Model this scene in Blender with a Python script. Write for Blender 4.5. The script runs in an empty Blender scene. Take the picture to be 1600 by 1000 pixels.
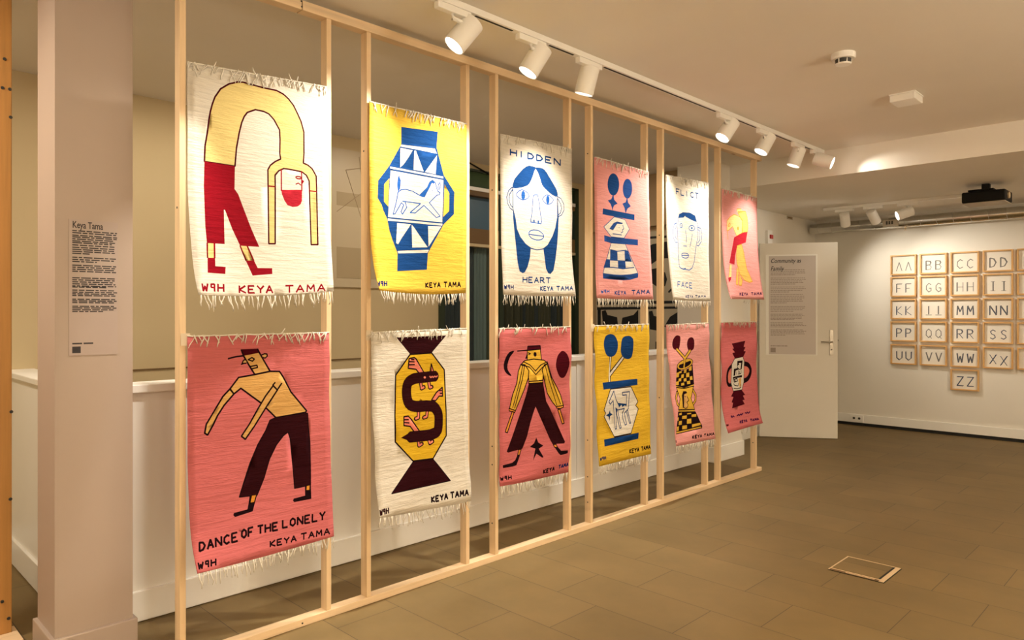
import bpy, bmesh, math, random
import numpy as np
from mathutils import Vector, Matrix
from mathutils.geometry import delaunay_2d_cdt
random.seed(11)
SC = bpy.context.scene
COL = SC.collection
R = math.radians

# ---------------------------------------------------------------- camera, world, exposure
CAM_H = 1.345
cam_data = bpy.data.cameras.new('camera')
cam_data.sensor_width = 36.0
cam_data.lens = 1120.0 / 1600.0 * 36.0
cam_data.shift_y = -10.0 / 1600.0
cam_data.clip_start = 0.05
cam = bpy.data.objects.new('camera', cam_data)
COL.objects.link(cam)
cam.location = (0, 0, CAM_H)
cam.rotation_euler = (R(90), 0, R(44.8))
SC.camera = cam
world = bpy.data.worlds.new('world')
SC.world = world
world.use_nodes = True
world.node_tree.nodes['Background'].inputs[0].default_value = (1.0, 0.72, 0.46, 1)
world.node_tree.nodes['Background'].inputs[1].default_value = 0.03
vs = SC.view_settings
vs.view_transform = 'Standard'
vs.look = 'None'
vs.gamma = 1.0
vs.use_curve_mapping = False
vs.exposure = 0.0

def area_lamp(name, loc, rot, size, power, color):
    d = bpy.data.lights.new(name, 'AREA')
    d.shape = 'DISK'
    d.size = size
    d.energy = power
    d.color = color
    o = bpy.data.objects.new(name, d)
    o.location = loc
    o.rotation_euler = rot
    COL.objects.link(o)
    return o

WARM = (1.0, 0.87, 0.69)
# unseen lights added as hall fill, others for the space behind the low wall
for k, (x, y, p) in enumerate([(0.6, 0.2, 20), (0.8, 3.4, 32), (-0.9, -1.4, 22), (2.0, 5.6, 22)]):
    area_lamp('hall_fill', (x, y, 2.70 if y < 6 else 2.68), (0, 0, 0), 0.35, p * 1.15, (1.0, .78, .50))
for y in (-1.0, 1.5, 4.0):     # unseen lights added on the opposite wall to bounce onto the ceiling
    area_lamp('opposite_wall_fill', (2.5, y, 2.68), (0, R(-42), 0), 0.30, 48, WARM)
for y in (-0.2, 3.2):           # unseen lights facing up, added to brighten the ceiling
    area_lamp('ceiling_fill', (2.3, y, 1.5), (R(180), 0, 0), 0.40, 118, WARM)
for x, y, p in [(-4.0, 1.7, 12), (-4.0, 3.4, 11), (-4.0, 5.1, 6), (-3.2, -0.35, 42)]:  # the last is unseen, set beside the pillar to brighten its side
    area_lamp('stair_pillar_light', (x, y, 2.70), (0, 0, 0), 0.30, p, WARM)
area_lamp('far_room_fill', (-0.6, 7.5, 2.48), (0, 0, 0), 0.3, 15, WARM)  # unseen light added to fill the far room

# ---------------------------------------------------------------- materials
def mat(name, col, rough=0.6, metal=0.0, spec=0.5):
    m = bpy.data.materials.new(name)
    m.use_nodes = True
    b = m.node_tree.nodes['Principled BSDF']
    b.inputs['Base Color'].default_value = (*col, 1)
    b.inputs['Roughness'].default_value = rough
    b.inputs['Metallic'].default_value = metal
    b.inputs['Specular IOR Level'].default_value = spec
    return m

def nodes(m):
    return m.node_tree.nodes, m.node_tree.links, m.node_tree.nodes['Principled BSDF']

def coords(m, scale, kind='Object'):
    n, l, b = nodes(m)
    tc = n.new('ShaderNodeTexCoord')
    mp = n.new('ShaderNodeMapping')
    mp.inputs['Scale'].default_value = scale
    l.new(tc.outputs[kind], mp.inputs['Vector'])
    return mp.outputs['Vector']

def noise(m, vec, scale, detail=3, rough=0.5):
    n, l, b = nodes(m)
    t = n.new('ShaderNodeTexNoise')
    t.inputs['Scale'].default_value = scale
    t.inputs['Detail'].default_value = detail
    t.inputs['Roughness'].default_value = rough
    l.new(vec, t.inputs['Vector'])
    return t.outputs['Fac']

def ramp(m, fac, stops):
    n, l, b = nodes(m)
    r = n.new('ShaderNodeValToRGB')
    el = r.color_ramp.elements
    el[0].position, el[0].color = stops[0][0], (*stops[0][1], 1)
    el[1].position, el[1].color = stops[-1][0], (*stops[-1][1], 1)
    for p, c in stops[1:-1]:
        e = el.new(p)
        e.color = (*c, 1)
    l.new(fac, r.inputs['Fac'])
    return r.outputs['Color']

def bump(m, height, strength, dist=0.01):
    n, l, b = nodes(m)
    bp = n.new('ShaderNodeBump')
    bp.inputs['Strength'].default_value = strength
    bp.inputs['Distance'].default_value = dist
    l.new(height, bp.inputs['Height'])
    l.new(bp.outputs['Normal'], b.inputs['Normal'])

def scaled(c, k):
    return tuple(min(1, x * k) for x in c)

def plaster(name, col, rough=0.75):
    m = mat(name, col, rough)
    v = coords(m, (1, 1, 1))
    f = noise(m, v, 1.3, 4)
    n, l, b = nodes(m)
    l.new(ramp(m, f, [(0.3, scaled(col, 0.965)), (0.7, scaled(col, 1.02))]), b.inputs['Base Color'])
    bump(m, noise(m, v, 160, 2), 0.05, 0.002)
    return m

def wood(name, col, axis):
    m = mat(name, col, 0.55)
    s = [14, 14, 14]
    s[axis] = 0.7
    v = coords(m, s)
    f = noise(m, v, 2.2, 5, 0.6)
    n, l, b = nodes(m)
    knot = n.new('ShaderNodeTexVoronoi')
    s2 = [5, 5, 5]
    s2[axis] = 1.6
    l.new(coords(m, s2), knot.inputs['Vector'])
    knot.inputs['Scale'].default_value = 1.0
    kr = ramp(m, knot.outputs['Distance'], [(0.03, (0.28, 0.12, 0.04)), (0.07, (1, 1, 1))])
    mul = n.new('ShaderNodeMix')
    mul.data_type = 'RGBA'
    mul.blend_type = 'MULTIPLY'
    mul.inputs[0].default_value = 0.8
    l.new(ramp(m, f, [(0.25, scaled(col, 0.80)), (0.5, col), (0.75, scaled(col, 1.10))]), mul.inputs[6])
    l.new(kr, mul.inputs[7])
    l.new(mul.outputs[2], b.inputs['Base Color'])
    bump(m, f, 0.08, 0.003)
    return m

def woven(name, col):
    m = mat(name, col, 1.0, spec=0.04)
    n, l, b = nodes(m)
    v = coords(m, (1, 2.2, 75))
    f = noise(m, v, 2.4, 4, 0.6)
    l.new(ramp(m, f, [(0.25, scaled(col, 0.84)), (0.5, col), (0.75, scaled(col, 1.08))]), b.inputs['Base Color'])
    v2 = coords(m, (1, 5, 26))
    g = noise(m, v2, 1.6, 4, 0.65)
    ad = n.new('ShaderNodeMath')
    ad.operation = 'MULTIPLY_ADD'
    l.new(f, ad.inputs[0])
    ad.inputs[1].default_value = 0.35
    l.new(g, ad.inputs[2])
    bump(m, ad.outputs[0], 0.62, 0.008)
    return m

CLR = dict(cream=(.76, .70, .60), gold=(.78, .62, .25), wine=(.065, .003, .008), red=(.26, .006, .014), rose=(.42, .02, .035), red2=(.45, .02, .035),
           black=(.012, .004, .006), maroon=(.028, .004, .006), tan=(.70, .40, .13), orange=(.75, .30, .04), yellow=(.78, .50, .07), yellow2=(.74, .46, .035),
           blue=(.010, .055, .20), blue2=(.018, .10, .38), blue3=(.018, .065, .25), navy=(.006, .02, .12), navy2=(.008, .045, .17),
           mustard=(.70, .43, .025), mustard2=(.74, .44, .05), salmon=(.76, .22, .15), pink=(.78, .335, .315), pink2=(.64, .165, .17), ambr=(.80, .52, .13), plum=(.07, .01, .06))
WOVEN = {k: woven('woven_' + k, scaled(c, .82)) for k, c in CLR.items()}
M_WALL = plaster('white_wall_paint', (.78, .74, .66))
M_CEIL = plaster('ceiling_paint', (.80, .755, .68))
M_BACK = plaster('beige_wall_paint', (.58, .47, .28))
M_TAN = plaster('tan_wall_paint', (.42, .30, .17))
M_TRIM = mat('white_gloss_paint', (.87, .85, .80), 0.35)
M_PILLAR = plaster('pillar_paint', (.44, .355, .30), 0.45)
M_PINE_Z = wood('pine_upright', (.78, .57, .34), 2)
M_PINE_Y = wood('pine_rail', (.80, .60, .38), 1)
M_POST = wood('oiled_timber', (.50, .24, .06), 2)
M_OAK = mat('pale_oak_frame', (.66, .38, .14), 0.5)
M_LAMP = mat('white_lamp_metal', (.88, .86, .82), 0.4)
M_BLACK = mat('black_plastic', (.004, .004, .0035), 0.6, spec=.2)
M_SLOT = mat('track_slot', (.01, .01, .01), 0.6)
M_STEEL = mat('brushed_steel', (.45, .42, .37), 0.35, 1.0)
M_DUCT = mat('galvanised_duct', (.60, .60, .57), 0.20, 1.0)
M_GREY = mat('projector_underside', (.42, .36, .27), 0.5)
M_PAPER = mat('drawing_paper', (.80, .75, .66), 0.8)
M_SHEET = mat('printed_panel', (.58, .525, .49), 0.5)
M_SHEET2 = mat('pillar_panel', (.43, .35, .315), 0.4)
M_INK = mat('printed_ink', (.035, .03, .035), 0.7)
M_INK2 = mat('faint_print', (.30, .25, .22), 0.7)
M_PENCIL = mat('pencil_line', (.16, .15, .14), 0.8)
M_INKBLUE = mat('dark_blue_ink', (.03, .05, .10), 0.8)
M_FRINGE = mat('cotton_fringe', (.70, .65, .56), 0.95, spec=0.1)
M_TAPE = mat('paper_tape', (.70, .58, .42), 0.6)
M_DARKF = mat('dark_green_frame', (.02, .035, .018), 0.4)
M_TEAL = mat('grey_teal_curtain', (.10, .155, .150), 0.7)
M_TEAL2 = mat('dark_teal_curtain', (.016, .030, .034), 0.7)
M_OLIVE = mat('olive_curtain', (.035, .040, .018), 0.7)
M_GREENP = mat('green_valance', (.035, .075, .02), 0.6)
M_BROWN = mat('brown_rail', (.16, .09, .03), 0.6)
M_NIGHT = mat('night_pane', (.012, .02, .028), 0.15)
M_PANE_REFL = mat('bluish_reflection_in_pane', (.06, .13, .20), 0.4)  # bluish reflection put into the pane as one even colour
M_MURALBG = mat('mural_ground', (.52, .45, .33), 0.8)
M_MURALBK = mat('mural_black', (.008, .008, .009), 0.6)
M_GAP = mat('black_skirting_gap', (.008, .008, .008), 0.7)
M_BRASS = mat('floor_box_rim', (.72, .54, .33), 0.45, 0.2)
M_RED = mat('red_lens', (.45, .02, .015), 0.3)
M_SMOKE = mat('dark_grille', (.03, .028, .025), 0.5)
M_REFL_LINE = mat('painted_reflection_line', (.34, .24, .14), 0.6)
M_REFL_SHEET = mat('pale_painted_reflection', (.58, .49, .33), 0.4)
M_REFL_BAND = mat('painted_reflection_band', (.44, .35, .21), 0.6)

m = mat('floor_tiles', (.19, .15, .105), 0.55, spec=.22)
n, l, b = nodes(m)
tc = n.new('ShaderNodeTexCoord')
mp = n.new('ShaderNodeMapping')
mp.inputs['Location'].default_value = (0.13, -1.97, 0)
l.new(tc.outputs['Object'], mp.inputs['Vector'])
br = n.new('ShaderNodeTexBrick')
br.offset = 0.37
br.inputs['Scale'].default_value = 1.0
br.inputs['Brick Width'].default_value = 0.64
br.inputs['Row Height'].default_value = 0.322
br.inputs['Mortar Size'].default_value = 0.0016
br.inputs['Mortar Smooth'].default_value = 0.2
br.inputs['Bias'].default_value = 0.0
br.inputs['Color1'].default_value = (.215, .150, .066, 1)
br.inputs['Color2'].default_value = (.187, .130, .057, 1)
br.inputs['Mortar'].default_value = (.07, .05, .032, 1)
l.new(mp.outputs['Vector'], br.inputs['Vector'])
f = noise(m, coords(m, (1, 1, 1)), 2.2, 5, 0.6)
mul = n.new('ShaderNodeMix')
mul.data_type = 'RGBA'
mul.blend_type = 'MULTIPLY'
mul.inputs[0].default_value = 1.0
l.new(br.outputs['Color'], mul.inputs[6])
l.new(ramp(m, f, [(0.3, (.86, .86, .84)), (0.7, (1.08, 1.06, 1.02))]), mul.inputs[7])
l.new(mul.outputs[2], b.inputs['Base Color'])
bump(m, noise(m, coords(m, (1, 1, 1)), 90, 3), 0.06, 0.003)
M_FLOOR = m

def emitter(name, col, strength):
    m = bpy.data.materials.new(name)
    m.use_nodes = True
    n = m.node_tree.nodes
    n.remove(n['Principled BSDF'])
    e = n.new('ShaderNodeEmission')
    e.inputs[0].default_value = (*col, 1)
    e.inputs[1].default_value = strength
    m.node_tree.links.new(e.outputs[0], n['Material Output'].inputs[0])
    return m
M_LIT = emitter('lit_lens', (1, .93, .8), 6.0)

m = bpy.data.materials.new('picture_glass')
m.use_nodes = True
n = m.node_tree.nodes
l = m.node_tree.links
n.remove(n['Principled BSDF'])
tr_ = n.new('ShaderNodeBsdfTransparent')
gl_ = n.new('ShaderNodeBsdfGlossy')
gl_.inputs['Roughness'].default_value = 0.05
fr_ = n.new('ShaderNodeFresnel')
fr_.inputs['IOR'].default_value = 1.3
mx_ = n.new('ShaderNodeMixShader')
l.new(fr_.outputs[0], mx_.inputs[0])
l.new(tr_.outputs[0], mx_.inputs[1])
l.new(gl_.outputs[0], mx_.inputs[2])
l.new(mx_.outputs[0], n['Material Output'].inputs[0])
M_GLASS = m

# ---------------------------------------------------------------- mesh helpers
def link(name, me, mats, parent=None, loc=None):
    o = bpy.data.objects.new(name, me)
    for q in (mats if isinstance(mats, (list, tuple)) else [mats]):
        me.materials.append(q)
    COL.objects.link(o)
    if parent is not None:
        o.parent = parent
    if loc is not None:
        o.location = loc
    return o

def obj(name, bm, mats, parent=None, loc=None, smooth=False):
    me = bpy.data.meshes.new(name)
    bmesh.ops.recalc_face_normals(bm, faces=bm.faces)
    bm.to_mesh(me)
    bm.free()
    if smooth:
        for p in me.polygons:
            p.use_smooth = True
    return link(name, me, mats, parent, loc)

def box(bm, x0, x1, y0, y1, z0, z1, mi=0, bevel=0.0):
    v = [bm.verts.new(p) for p in ((x0, y0, z0), (x1, y0, z0), (x1, y1, z0), (x0, y1, z0), (x0, y0, z1), (x1, y0, z1), (x1, y1, z1), (x0, y1, z1))]
    fs = [bm.faces.new([v[i] for i in q]) for q in ((3, 2, 1, 0), (4, 5, 6, 7), (0, 1, 5, 4), (1, 2, 6, 5), (2, 3, 7, 6), (3, 0, 4, 7))]
    for q in fs:
        q.material_index = mi
    if bevel > 0:
        es = list({e for q in fs for e in q.edges})
        bmesh.ops.bevel(bm, geom=es, offset=bevel, segments=2, affect='EDGES', profile=0.5)
    return fs

def new_box(name, x0, x1, y0, y1, z0, z1, mats, parent=None, bevel=0.0, loc=None):
    bm = bmesh.new()
    box(bm, x0, x1, y0, y1, z0, z1, 0, bevel)
    return obj(name, bm, mats, parent, loc)

def tube(bm, pts, r, seg=6, mi=0, cap=True):
    pts = [Vector(p) for p in pts]
    rings = []
    for i, p in enumerate(pts):
        d = (pts[min(i + 1, len(pts) - 1)] - pts[max(i - 1, 0)])
        d = d.normalized() if d.length > 1e-9 else Vector((0, 0, 1))
        a = d.cross(Vector((0, 0, 1)))
        if a.length < 1e-3:
            a = d.cross(Vector((1, 0, 0)))
        a.normalize()
        c = d.cross(a)
        rr = r[i] if isinstance(r, (list, tuple)) else r
        rings.append([bm.verts.new(p + a * (rr * math.cos(2 * math.pi * k / seg)) + c * (rr * math.sin(2 * math.pi * k / seg))) for k in range(seg)])
    for u, w in zip(rings, rings[1:]):
        for k in range(seg):
            q = bm.faces.new((u[k], u[(k + 1) % seg], w[(k + 1) % seg], w[k]))
            q.material_index = mi
    if cap:
        for rg in (rings[0], rings[-1]):
            q = bm.faces.new(rg)
            q.material_index = mi
    return rings

def lathe(bm, prof, M=None, seg=32, mi=0):
    """profile (radius, height) turned about local Z, placed by matrix M"""
    M = M or Matrix()
    rings = []
    for r, h in prof:
        if r < 1e-6:
            rings.append([bm.verts.new(M @ Vector((0, 0, h)))])
        else:
            rings.append([bm.verts.new(M @ Vector((r * math.cos(2 * math.pi * k / seg), r * math.sin(2 * math.pi * k / seg), h))) for k in range(seg)])
    for u, w in zip(rings, rings[1:]):
        for k in range(seg):
            k2 = (k + 1) % seg
            if len(u) == 1 and len(w) == 1:
                continue
            if len(u) == 1:
                q = bm.faces.new((u[0], w[k2], w[k]))
            elif len(w) == 1:
                q = bm.faces.new((u[k], u[k2], w[0]))
            else:
                q = bm.faces.new((u[k], u[k2], w[k2], w[k]))
            q.material_index = mi

def tag(o, label=None, cat=None, group=None, kind=None):
    if label: o['label'] = label
    if cat: o['category'] = cat
    if group: o['group'] = group
    if kind: o['kind'] = kind
    return o

def thing(name, label, cat, loc=(0, 0, 0), group=None, rot=(0, 0, 0)):
    o = bpy.data.objects.new(name, None)
    o.empty_display_size = 0.05
    COL.objects.link(o)
    o.location = loc
    o.rotation_euler = rot
    return tag(o, label, cat, group)

def struct(o, label=None, cat=None):
    return tag(o, label, cat, None, 'structure')

# ---------------------------------------------------------------- flat colour pictures cut as polygons
def inside(px, py, poly):
    x, y = poly[:, 0], poly[:, 1]
    x2, y2 = np.roll(x, -1), np.roll(y, -1)
    res = np.zeros(len(px), bool)
    for a, bb, c, d in zip(x, y, x2, y2):
        if bb == d:
            continue
        hit = ((bb > py) != (d > py)) & (px < (c - a) * (py - bb) / (d - bb) + a)
        res ^= hit
    return res

def stroke_polys(pts, w, closed):
    hw = w / 2
    out = []
    n = len(pts)
    segs = [(pts[i], pts[(i + 1) % n]) for i in range(n if closed else n - 1)]
    for (x0, y0), (x1, y1) in segs:
        dx, dy = x1 - x0, y1 - y0
        L = math.hypot(dx, dy)
        if L < 1e-6:
            continue
        dx, dy = dx / L, dy / L
        e = hw * 0.35
        ax, ay, bx, by = x0 - dx * e, y0 - dy * e, x1 + dx * e, y1 + dy * e
        out.append(np.array([(ax - dy * hw, ay + dx * hw), (bx - dy * hw, by + dx * hw), (bx + dy * hw, by - dx * hw), (ax + dy * hw, ay - dx * hw)]))
    if w > 0.012:
        for (x, y) in pts:
            out.append(np.array([(x + hw * math.cos(k * math.pi / 6), y + hw * math.sin(k * math.pi / 6)) for k in range(12)]))
    return out

def picture_mesh(name, w, h, ops, base, palette, surf, grid=0.03):
    """ops: (colour, stroke width, closed, flat points) in metres; one conforming mesh, one colour per face"""
    polys = []
    for col, sw, closed, flat in ops:
        pts = [(flat[i], flat[i + 1]) for i in range(0, len(flat), 2)]
        if sw > 0:
            polys += [(col, q) for q in stroke_polys(pts, sw, closed)]
        else:
            polys.append((col, np.array(pts)))
    verts, edges = [], []
    nx, ny = max(2, int(w / grid)), max(2, int(h / grid))
    idx = {}
    for j in range(ny + 1):
        for i in range(nx + 1):
            idx[i, j] = len(verts)
            verts.append(Vector((w * i / nx, h * j / ny)))
    for i in range(nx):
        edges += [(idx[i, 0], idx[i + 1, 0]), (idx[i, ny], idx[i + 1, ny])]
    for j in range(ny):
        edges += [(idx[0, j], idx[0, j + 1]), (idx[nx, j], idx[nx, j + 1])]
    eps = 0.0004
    for col, p in polys:
        p[:, 0] = np.clip(p[:, 0], eps, w - eps)
        p[:, 1] = np.clip(p[:, 1], eps, h - eps)
        k0 = len(verts)
        verts += [Vector((float(a), float(c))) for a, c in p]
        edges += [(k0 + i, k0 + (i + 1) % len(p)) for i in range(len(p))]
    res = delaunay_2d_cdt(verts, edges, [], 0, 1e-6, False)
    V, F = res[0], res[2]
    VA = np.array([(v[0], v[1]) for v in V])
    FA = np.array([tuple(q) for q in F])
    cen = VA[FA].mean(axis=1)
    slot = {base: 0}
    fm = np.zeros(len(FA), int)
    for col, p in polys:
        lo, hi = p.min(axis=0), p.max(axis=0)
        near = np.where((cen[:, 0] >= lo[0]) & (cen[:, 0] <= hi[0]) & (cen[:, 1] >= lo[1]) & (cen[:, 1] <= hi[1]))[0]
        if not len(near):
            continue
        s = slot.setdefault(col, len(slot))
        hit = near[inside(cen[near, 0], cen[near, 1], p)]
        fm[hit] = s
    me = bpy.data.meshes.new(name)
    me.from_pydata([surf(float(a), float(c)) for a, c in VA], [], [tuple(int(i) for i in q) for q in FA])
    me.polygons.foreach_set('material_index', fm.astype(np.int32))
    me.update()
    return me, [palette[c] for c in sorted(slot, key=slot.get)]

# ---------------------------------------------------------------- setting
CZ, LZ = 2.72, 2.50           # main and far ceiling
XB = -4.85                    # wall behind the low wall
bm = bmesh.new()
box(bm, XB - .1, 3.6, -3.1, 9.2, -0.08, 0.0)
struct(obj('floor', bm, M_FLOOR), 'brown grey tiled floor of the gallery', 'floor')
bm = bmesh.new()
box(bm, XB - .1, 3.6, -3.1, 6.16, CZ, CZ + .12)
box(bm, -3.74, 3.6, 6.16, 9.2, LZ, CZ + .12)
struct(obj('ceiling', bm, M_CEIL), 'painted ceiling with a step down towards the far wall', 'ceiling')
WY0, WY1, WZ0, WZ1 = 3.975, 5.87, 0.15, 2.66
bm = bmesh.new()
box(bm, XB - .1, XB, -3.1, WY0, 0, CZ)
box(bm, XB - .1, XB, WY1, 6.14, 0, CZ)
box(bm, XB - .1, XB, WY0, WY1, 0, WZ0)
box(bm, XB - .1, XB, WY0, WY1, WZ1, CZ)
struct(obj('wall_left', bm, M_BACK), 'beige wall behind the low white wall', 'wall')
bm = bmesh.new()
box(bm, XB, -3.64, 6.04, 6.14, 0, CZ)
box(bm, XB, -3.36, 5.985, 6.04, 2.21, CZ)
struct(obj('wall_end', bm, M_TAN), 'tan wall carrying the black mural', 'wall')
bm = bmesh.new()
box(bm, -3.74, -3.64, 6.40, 9.06, 0, LZ)
struct(obj('wall_side', bm, M_WALL), 'white side wall behind the open door', 'wall')
bm = bmesh.new()
box(bm, -3.74, 3.6, 9.06, 9.2, 0, LZ)
struct(obj('wall_far', bm, M_WALL), 'white far wall with the framed letters', 'wall')
struct(new_box('wall_right', 3.5, 3.6, -3.1, 9.06, 0, CZ, M_WALL))
struct(new_box('wall_back', XB, 3.5, -3.1, -3.0, 0, CZ, M_WALL))
struct(new_box('column', -3.64, -3.26, 5.87, 6.40, 0, CZ, M_WALL), 'white column at the end of the low wall', 'column')
bm = bmesh.new()
box(bm, -3.62, -3.245, 5.855, 6.415, 0, .137, 0, .003)
struct(obj('baseboard_column', bm, M_TRIM))
bm = bmesh.new()
box(bm, -3.48, -3.36, .93, 5.87, 0, 1.0)
box(bm, XB, -3.33, .85, .97, 0, 1.0)
box(bm, -3.36, -3.352, 2.62, 2.66, .137, 1.0)
for y in (1.35, 1.98, 3.25, 3.80, 4.05, 4.62, 5.20, 5.55):
    box(bm, -3.361, -3.354, y, y + .028, .137, .985)
struct(obj('wall_low', bm, M_TRIM), 'low white panelled wall behind the timber frame', 'wall')
bm = bmesh.new()
box(bm, -3.50, -3.335, .93, 5.87, 1.0, 1.036, 0, .004)
box(bm, XB, -3.33, .83, .99, 1.0, 1.030, 0, .004)
struct(obj('trim_1', bm, M_TRIM))
bm = bmesh.new()
box(bm, -3.362, -3.345, .93, 5.60, 0.006, .137, 0, .003)
box(bm, XB, -3.33, .835, .852, 0.006, .137, 0, .003)
struct(obj('baseboard_low', bm, M_TRIM))
bm = bmesh.new()
box(bm, XB, XB + .015, -3.0, .835, 0.006, .137)
struct(obj('baseboard_left', bm, M_TRIM))
bm = bmesh.new()
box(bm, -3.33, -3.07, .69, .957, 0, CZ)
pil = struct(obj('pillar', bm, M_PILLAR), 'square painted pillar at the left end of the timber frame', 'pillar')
bm = bmesh.new()
box(bm, -3.345, -3.055, .675, .972, 0, .14, 0, .004)
struct(obj('baseboard_pillar', bm, M_PILLAR))
bm = bmesh.new()
box(bm, -3.64, 3.5, 9.035, 9.06, .036, .135, 0, .003)
sk = struct(obj('baseboard_far', bm, M_TRIM), 'white cable trunking along the far wall', 'baseboard')
struct(new_box('trim_2', -3.64, 3.5, 9.045, 9.06, 0, .036, M_GAP))
struct(new_box('trim_3', -3.64, -3.628, 6.415, 9.035, 0.0, .12, M_TRIM))
struct(new_box('trim_4', XB, XB + .006, 1.0, WY0, .985, .995, M_BROWN))

# socket outlets on the trunking
so = thing('wall_socket', 'white double socket outlet on the trunking right of the open door', 'socket', (-3.13, 9.035, .088))
new_box('faceplate', -.075, .075, -.008, 0, -.042, .042, M_LAMP, so, .002)
for dx in (-.03, .03):
    bm = bmesh.new()
    lathe(bm, [(0, 0), (.014, 0), (.014, .004), (0, .004)], Matrix.Translation((dx, -.0085, 0)) @ Matrix.Rotation(R(90), 4, 'X'), 16)
    obj('outlet', bm, M_SMOKE, so)

# window behind the low wall
bm = bmesh.new()
box(bm, XB - .09, XB - .07, WY0, WY1, WZ0, WZ1)
win = struct(obj('window_1', bm, M_NIGHT), 'tall dark window with curtains behind the low wall', 'window')
bm = bmesh.new()
for y in (WY0, WY1 - .06, 4.70):
    box(bm, XB - .07, XB + .015, y, y + .06, WZ0, WZ1)
for za, zb in ((WZ1 - .02, WZ1), (WZ0, WZ0 + .07)):
    box(bm, XB - .07, XB + .015, WY0, WY1, za, zb)
obj('frame', bm, M_DARKF, win)
new_box('valance', XB - .05, XB - .02, WY0 + .06, WY1 - .06, 2.50, 2.64, M_GREENP, win)
new_box('transom', XB - .06, XB + .012, WY0 + .06, WY1 - .06, 1.985, 2.12, M_BROWN, win)
new_box('transom', XB - .06, XB + .012, WY0 + .06, WY1 - .06, 2.42, 2.465, M_BROWN, win)
new_box('ledge', XB - .06, XB + .02, WY0 + .06, WY1 - .06, 2.465, 2.497, M_TRIM, win)
new_box('ledge', XB - .06, XB + .02, WY0 + .06, WY1 - .06, 1.955, 1.982, M_BACK, win)
new_box('pane', XB - .065, XB - .06, WY0 + .06, WY1 - .06, 2.12, 2.42, M_PANE_REFL, win)
bm = bmesh.new()
tube(bm, [(XB + .02, 4.30, 2.71), (XB + .03, 4.62, 2.615), (XB + .03, 4.80, 2.56)], .007)
obj('stay', bm, M_BLACK, win)
bm = bmesh.new()
y = WY0 + .06
k = 0
rnd = random.Random(4)
while y < WY1 - .07:
    wd = rnd.uniform(.05, .13) if y < 4.75 else rnd.uniform(.03, .07)
    mi = (1 if 4.43 < y + wd / 2 < 4.56 else rnd.choice((0, 2, 1, 0))) if y < 4.72 else rnd.choice((0, 3, 3, 0, 3))
    fold = [(0, 0), (.25, .018), (.5, .006), (.75, .018), (1, 0)]
    y1 = min(y + wd, WY1 - .06)
    prev = None
    for q, dx in fold:
        a = [bm.verts.new((XB - .055 + dx, y + (y1 - y) * q, zz)) for zz in (WZ0 + .07, 1.955)]
        if prev:
            fc = bm.faces.new((prev[0], a[0], a[1], prev[1]))
            fc.material_index = mi
        prev = a
    y = y1
obj('curtain', bm, [M_TEAL2, M_TEAL, M_DARKF, M_OLIVE], win)

# open door near the far side wall
DA = math.atan2(.44, .66)
door = struct(new_box('door_1', 0, .795, -.02, .02, .008, 2.108, M_WALL, None, .002, (-3.60, 7.46, 0)), 'white open door with a printed panel and steel handle', 'door')
door.rotation_euler = (0, 0, DA)
bm = bmesh.new()
box(bm, .715, .752, -.028, -.02, .90, 1.17, 0, .002)
obj('handle_plate', bm, M_STEEL, door)
bm = bmesh.new()
tube(bm, [(.733, -.028, 1.043), (.733, -.062, 1.043), (.715, -.068, 1.043), (.62, -.068, 1.043)], .009, 10)
obj('handle', bm, M_STEEL, door, smooth=True)
bm = bmesh.new()
lathe(bm, [(0, 0), (.008, 0), (.008, .004), (0, .004)], Matrix.Translation((.733, -.028, .96)) @ Matrix.Rotation(R(90), 4, 'X'), 12)
obj('keyhole', bm, M_SMOKE, door)
bm = bmesh.new()
for zz in (.3, 1.1, 1.85):
    tube(bm, [(-.008, -.02, zz - .05), (-.008, -.02, zz + .05)], .008, 8)
obj('hinge', bm, M_STEEL, door)
bm = bmesh.new()
tube(bm, [(.797, 0, 1.06), (.812, 0, 1.06)], .007, 8)
obj('latch', bm, M_STEEL, door)

# ---------------------------------------------------------------- text panels
def text(name, s, size, mats, parent, loc, rot, shear=0, depth=.0004, spacing=1.0, xs=1.0):
    c = bpy.data.curves.new(name, 'FONT')
    c.body = s
    c.size = size
    c.shear = shear
    c.extrude = depth
    c.space_character = spacing
    c.offset = .0005
    me_o = bpy.data.objects.new(name, c)
    COL.objects.link(me_o)
    c.materials.append(mats)
    me_o.parent = parent
    me_o.location = loc
    me_o.rotation_euler = rot
    me_o.scale = (xs, 1, 1)
    bpy.context.view_layer.update()
    me = bpy.data.meshes.new_from_object(me_o.evaluated_get(bpy.context.evaluated_depsgraph_get()))
    o = link(name, me, [], parent, loc)
    if not me.materials:
        me.materials.append(mats)
    o.rotation_euler = rot
    o.scale = (xs, 1, 1)
    bpy.data.objects.remove(me_o)
    return o

def print_rows(bm, rows, x0, xr, place, th, seed):
    rn = random.Random(seed)
    for zc, right in rows:
        x = x0
        while x < right - .004:
            wl = rn.uniform(.010, .034)
            e = min(x + wl, right)
            v = [bm.verts.new(place(px_, pz_)) for px_, pz_ in ((x, zc - th), (e, zc - th), (e, zc + th), (x, zc + th))]
            bm.faces.new(v)
            x = e + .0045

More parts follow.
